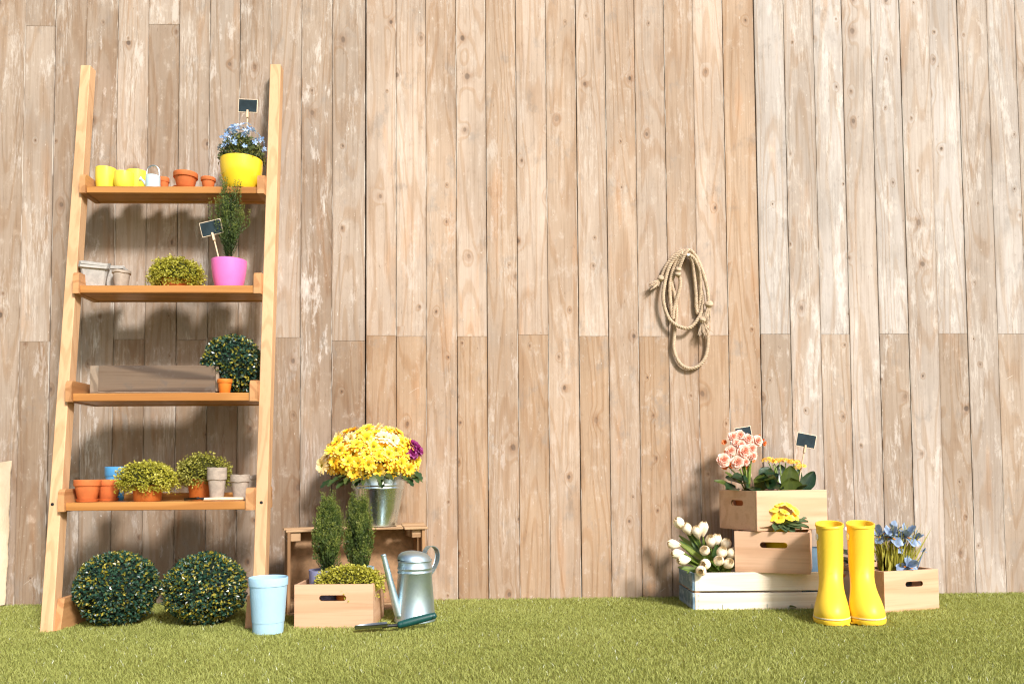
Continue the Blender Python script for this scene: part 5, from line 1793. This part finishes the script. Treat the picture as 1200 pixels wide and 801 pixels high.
# ------------------------------------------------------------ rubber boots
def boot(x, y, lab, yaw, mirror):
    t = thing('rubber_boot', lab, 'boot', (x, y, 0.003), yaw, 'pair of yellow rubber boots')
    N = 40
    # z, back y, front y, half width at heel, half width at ball
    S = [(0.012, 0.052, -0.140, 0.033, 0.0495), (0.022, 0.053, -0.1435, 0.0335, 0.0505), (0.034, 0.052, -0.142, 0.033, 0.0495), (0.048, 0.050, -0.135, 0.0325, 0.0462), (0.062, 0.048, -0.121, 0.0322, 0.0425),
         (0.076, 0.046, -0.103, 0.0320, 0.0382), (0.090, 0.045, -0.084, 0.0318, 0.0352), (0.105, 0.044, -0.067, 0.0320, 0.0336), (0.120, 0.0435, -0.055, 0.0327, 0.0332), (0.137, 0.0438, -0.0478, 0.0342, 0.0345),
         (0.155, 0.0450, -0.0452, 0.0352, 0.0352), (0.190, 0.0468, -0.0452, 0.0358, 0.0358), (0.225, 0.0478, -0.0460, 0.0366, 0.0366), (0.262, 0.0485, -0.0468, 0.0374, 0.0374), (0.270, 0.0487, -0.0470, 0.0376, 0.0376)]

    def ringp(z, yb, yf, wb, wf, grow=0.0):
        out = []
        for k in range(N):
            a = 2 * pi * k / N
            c, s = cos(a), sin(a)
            e = 0.86
            cy = (abs(c) ** e) * (1 if c > 0 else -1)
            cx = (abs(s) ** e) * (1 if s > 0 else -1)
            ym, yh = (yb + yf) / 2, (yb - yf) / 2 + grow
            yy = ym + yh * cy
            tt = (cy + 1) / 2                      # 1 at the heel, 0 at the toe
            long = max(0.0, (yh - 0.048) / 0.05)
            wv = wf + (wb - wf) * min(1, max(0, (tt - 0.25) / 0.6))
            if long > 0:
                wv *= 1 + 0.05 * min(1, long) * sin(pi * tt)
            xx = (wv + grow) * cx
            side = 0.006 * min(1, long) * (1 - tt) * mirror
            slope = 0.13 * (yy - 0.0) if z > 0.26 else 0.0
            out.append((xx + side, yy, z + slope))
        return out

    def skin(m, rings, mat=0, flip=False):
        vs = [p for r in rings for p in r]
        fs = [(i * N + k, i * N + (k + 1) % N, (i + 1) * N + (k + 1) % N, (i + 1) * N + k) for i in range(len(rings) - 1) for k in range(N)]
        m.add(vs, [f[::-1] for f in fs] if not flip else fs, mat)
    m = MB()
    outer = [ringp(*s) for s in S]
    inner = [ringp(*s, grow=-0.0022) for s in S[::-1][:8]]
    skin(m, outer + inner)
    m.add(inner[-1], [tuple(range(N))])
    m.build('upper', 'rubber', t, 60)
    m = MB()
    rim = [ringp(0.266, 0.0487, -0.0470, 0.0376, 0.0376, g) for g in (0.0006,)] + [ringp(0.267, 0.0487, -0.0470, 0.0376, 0.0376, 0.0020), ringp(0.273, 0.0488, -0.0471, 0.0377, 0.0377, 0.0020), ringp(0.2745, 0.0488, -0.0471, 0.0377, 0.0377, 0.0),
                                                                             ringp(0.273, 0.0488, -0.0471, 0.0377, 0.0377, -0.0026), ringp(0.266, 0.0487, -0.0471, 0.0376, 0.0376, -0.0026)]
    skin(m, rim)
    m.build('rim', 'rubber', t, 50)
    m = MB()
    skin(m, [ringp(0.0, 0.050, -0.136, 0.031, 0.047), ringp(0.001, 0.0525, -0.1425, 0.0335, 0.0505), ringp(0.011, 0.0550, -0.1460, 0.0355, 0.0530), ringp(0.0125, 0.0548, -0.1455, 0.035, 0.0525), ringp(0.0135, 0.052, -0.140, 0.032, 0.048)])
    m.add(ringp(0.0, 0.050, -0.136, 0.031, 0.047), [tuple(range(N))])
    for k in range(5):
        xx = -0.036 + 0.018 * k
        m.box(xx - 0.005, xx + 0.005, -0.1385 + 0.02 * abs(k - 2) ** 1.6 / 3, -0.115, -0.002, 0.004, 0.001)
    m.build('sole', 'rubber', t, 50)
    m = MB()
    skin(m, [ringp(0.0150, 0.0535, -0.1430, 0.0335, 0.0503, -0.0005), ringp(0.0155, 0.0545, -0.1445, 0.0347, 0.0515, 0.0002), ringp(0.0185, 0.0545, -0.1447, 0.0348, 0.0518, 0.0002), ringp(0.0190, 0.0535, -0.1430, 0.0335, 0.0503, -0.0005)])
    m.build('piping', 'rubber_line', t, 60)
    # instep seam, a raised line over the front
    m = MB()
    line = []
    for k in range(-11, 12):
        a = pi + k * 0.095
        r_ = ringp(0.136 - 0.0085 * abs(k) ** 1.15 * 0.55, 0.0438, -0.0478 - 0.0014 * abs(k), 0.0342, 0.0352)
        i0 = (a / (2 * pi) * N)
        i1 = int(i0) % N
        f_ = i0 - int(i0)
        p, q = np.array(r_[i1]), np.array(r_[(i1 + 1) % N])
        line.append(p + (q - p) * f_)
    m.tube(line, 0.0017, 6)
    m.build('seam', 'rubber', t, 60)
    m = MB()
    X = T(-0.0362, -0.0200, 0.236) @ R('Z', 24) @ R('Y', -90)
    m.lathe([(0.0085, -0.001), (0.0088, 0.0006), (0.008, 0.0012), (0, 0.0014)], 20, X @ Matrix.Diagonal((1.2, 0.8, 1, 1)))
    m.build('badge', 'badge', t, 60)
    return t


boot(0.921, -0.430, 'left of the two yellow rubber boots in front of the crates', -20, -1)
boot(1.013, -0.430, 'right of the two yellow rubber boots in front of the crates', -20, 1)

m = MB()
big_leaf(m, (-0.012, 0, 0.012), (1, 0.35, 0.05), (0, -0.2, 1), 0.026, 0.014, 0.4, 0.25, 0.2, 0, 6, 4)
tag(m.build('fallen_leaf', 'olive_leaf', None, 60, (0.862, -0.288, 0.0)), 'small fallen green leaf on the turf before the white crate', 'leaf')

# ------------------------------------------------------------ coiled rope on the wall
RP = [(0.515, -0.016, 1.092), (0.526, -0.016, 1.109), (0.538, -0.016, 1.143), (0.570, -0.016, 1.187), (0.607, -0.018, 1.204), (0.640, -0.018, 1.174), (0.656, -0.018, 1.106), (0.669, -0.020, 1.038), (0.660, -0.024, 0.985),
      (0.640, -0.030, 0.951), (0.612, -0.034, 0.929), (0.572, -0.034, 0.939), (0.542, -0.032, 0.971), (0.527, -0.032, 1.032), (0.536, -0.032, 1.099), (0.555, -0.032, 1.153), (0.593, -0.034, 1.193), (0.627, -0.032, 1.174),
      (0.639, -0.020, 1.120), (0.645, -0.018, 1.059), (0.646, -0.016, 1.005), (0.651, -0.016, 0.985), (0.659, -0.016, 1.020), (0.659, -0.030, 1.113), (0.645, -0.034, 1.160), (0.620, -0.036, 1.184), (0.593, -0.036, 1.174), (0.573, -0.022, 1.130),
      (0.561, -0.018, 1.089), (0.571, -0.018, 1.045), (0.576, -0.018, 0.985), (0.568, -0.016, 0.911), (0.565, -0.016, 0.857), (0.587, -0.016, 0.807), (0.627, -0.016, 0.791), (0.667, -0.016, 0.817), (0.684, -0.016, 0.870),
      (0.682, -0.018, 0.937), (0.681, -0.022, 0.978), (0.686, -0.026, 1.011)]
RP2 = [(0.580, -0.030, 1.110), (0.583, -0.034, 1.135), (0.600, -0.042, 1.180), (0.617, -0.040, 1.200), (0.642, -0.034, 1.182), (0.664, -0.034, 1.132), (0.680, -0.034, 1.070), (0.685, -0.034, 1.018)]
RP3 = [(0.577, -0.028, 1.128), (0.588, -0.030, 1.100), (0.584, -0.026, 1.060), (0.566, -0.024, 1.000), (0.561, -0.022, 0.965), (0.556, -0.020, 1.01), (0.553, -0.020, 1.07), (0.560, -0.020, 1.120), (0.578, -0.028, 1.170), (0.598, -0.040, 1.188)]


def catmull(P, step=0.0035):
    P = np.array(P, float)
    Q = np.vstack([2 * P[0] - P[1], P, 2 * P[-1] - P[-2]])
    out = []
    for i in range(1, len(Q) - 2):
        n = max(2, int(np.linalg.norm(Q[i + 1] - Q[i]) / step))
        for s in np.linspace(0, 1, n, endpoint=False):
            a, b, c, d = Q[i - 1], Q[i], Q[i + 1], Q[i + 2]
            out.append(0.5 * ((2 * b) + (c - a) * s + (2 * a - 5 * b + 4 * c - d) * s * s + (3 * b - a - 3 * c + d) * s ** 3))
    out.append(Q[-2])
    return np.array(out)


def twist(m, P, r=0.0061, pitch=0.026, strands=3, seg=6):
    C = catmull(P)
    tg = np.gradient(C, axis=0)
    tg /= np.linalg.norm(tg, axis=1)[:, None]
    ln = np.concatenate([[0], np.cumsum(np.linalg.norm(np.diff(C, axis=0), axis=1))])
    u = np.cross(tg, np.array([0, 1.0, 0]))
    u /= np.linalg.norm(u, axis=1)[:, None] + 1e-9
    w = np.cross(tg, u)
    for k in range(strands):
        ph = 2 * pi * (ln / pitch + k / strands)
        m.tube(C + (u * np.cos(ph)[:, None] + w * np.sin(ph)[:, None]) * r * 0.62, r * 0.52, seg)


rope = thing('coiled_rope', 'coiled pale jute rope with frayed ends hanging on the wall', 'rope')
m = MB()
for P in (RP, RP2, RP3):
    twist(m, P)
m.build('coil', 'rope', rope, 60)
m = MB()
for kx, ky, kz, r_ in ((0.524, -0.020, 1.106, 0.010), (0.686, -0.032, 1.013, 0.0115), (0.579, -0.034, 1.118, 0.009), (0.664, -0.032, 0.960, 0.0105), (0.581, -0.036, 1.133, 0.008)):
    for q in range(3):
        a0 = q * 1.1
        ring = [(kx + r_ * 0.8 * cos(a), ky - 0.002 + r_ * 0.75 * sin(a) * cos(a0), kz + r_ * 0.75 * sin(a) * sin(a0 + 0.6)) for a in np.linspace(0, 2 * pi, 17)]
        m.tube(ring, r_ * 0.52, 7, 0, False)
stuff(m.build('knots', 'rope', rope, 60))
rk = random.Random(12)
for (sx, sy, sz), dr, L in (((0.520, -0.020, 1.100), (-0.75, -0.15, -0.65), 0.040), ((0.686, -0.032, 1.005), (-0.28, -0.15, -1), 0.050), ((0.664, -0.032, 0.955), (0.1, -0.15, -1), 0.052)):
    m = MB()
    for k in range(34):
        d = Vector(dr).normalized()
        j = Vector((rk.gauss(0, .22), rk.gauss(0, .16), rk.gauss(0, .22)))
        p0 = Vector((sx, sy, sz)) + Vector((rk.gauss(0, .003), rk.gauss(0, .0025), rk.gauss(0, .003)))
        p1 = p0 + d * L * 0.5 + j * L * 0.35
        p2 = p0 + d * L * rk.uniform(0.8, 1.1) + j * L * 0.75
        p2.y = min(p2.y, -0.008)
        p1.y = min(p1.y, -0.008)
        m.tube([tuple(p0), tuple(p1), tuple(p2)], [0.0016, 0.0014, 0.0009], 5)
    m.build('tassel', 'rope', rope, 60)
m = MB()
m.tube([(0.612, 0.0, 1.178), (0.612, -0.05, 1.181)], 0.002, 8)
m.lathe([(0.0042, 0), (0.004, 0.0015), (0, 0.002)], 12, T(0.612, -0.05, 1.181) @ R('X', 90))
m.build('nail', 'wire', rope, 60)
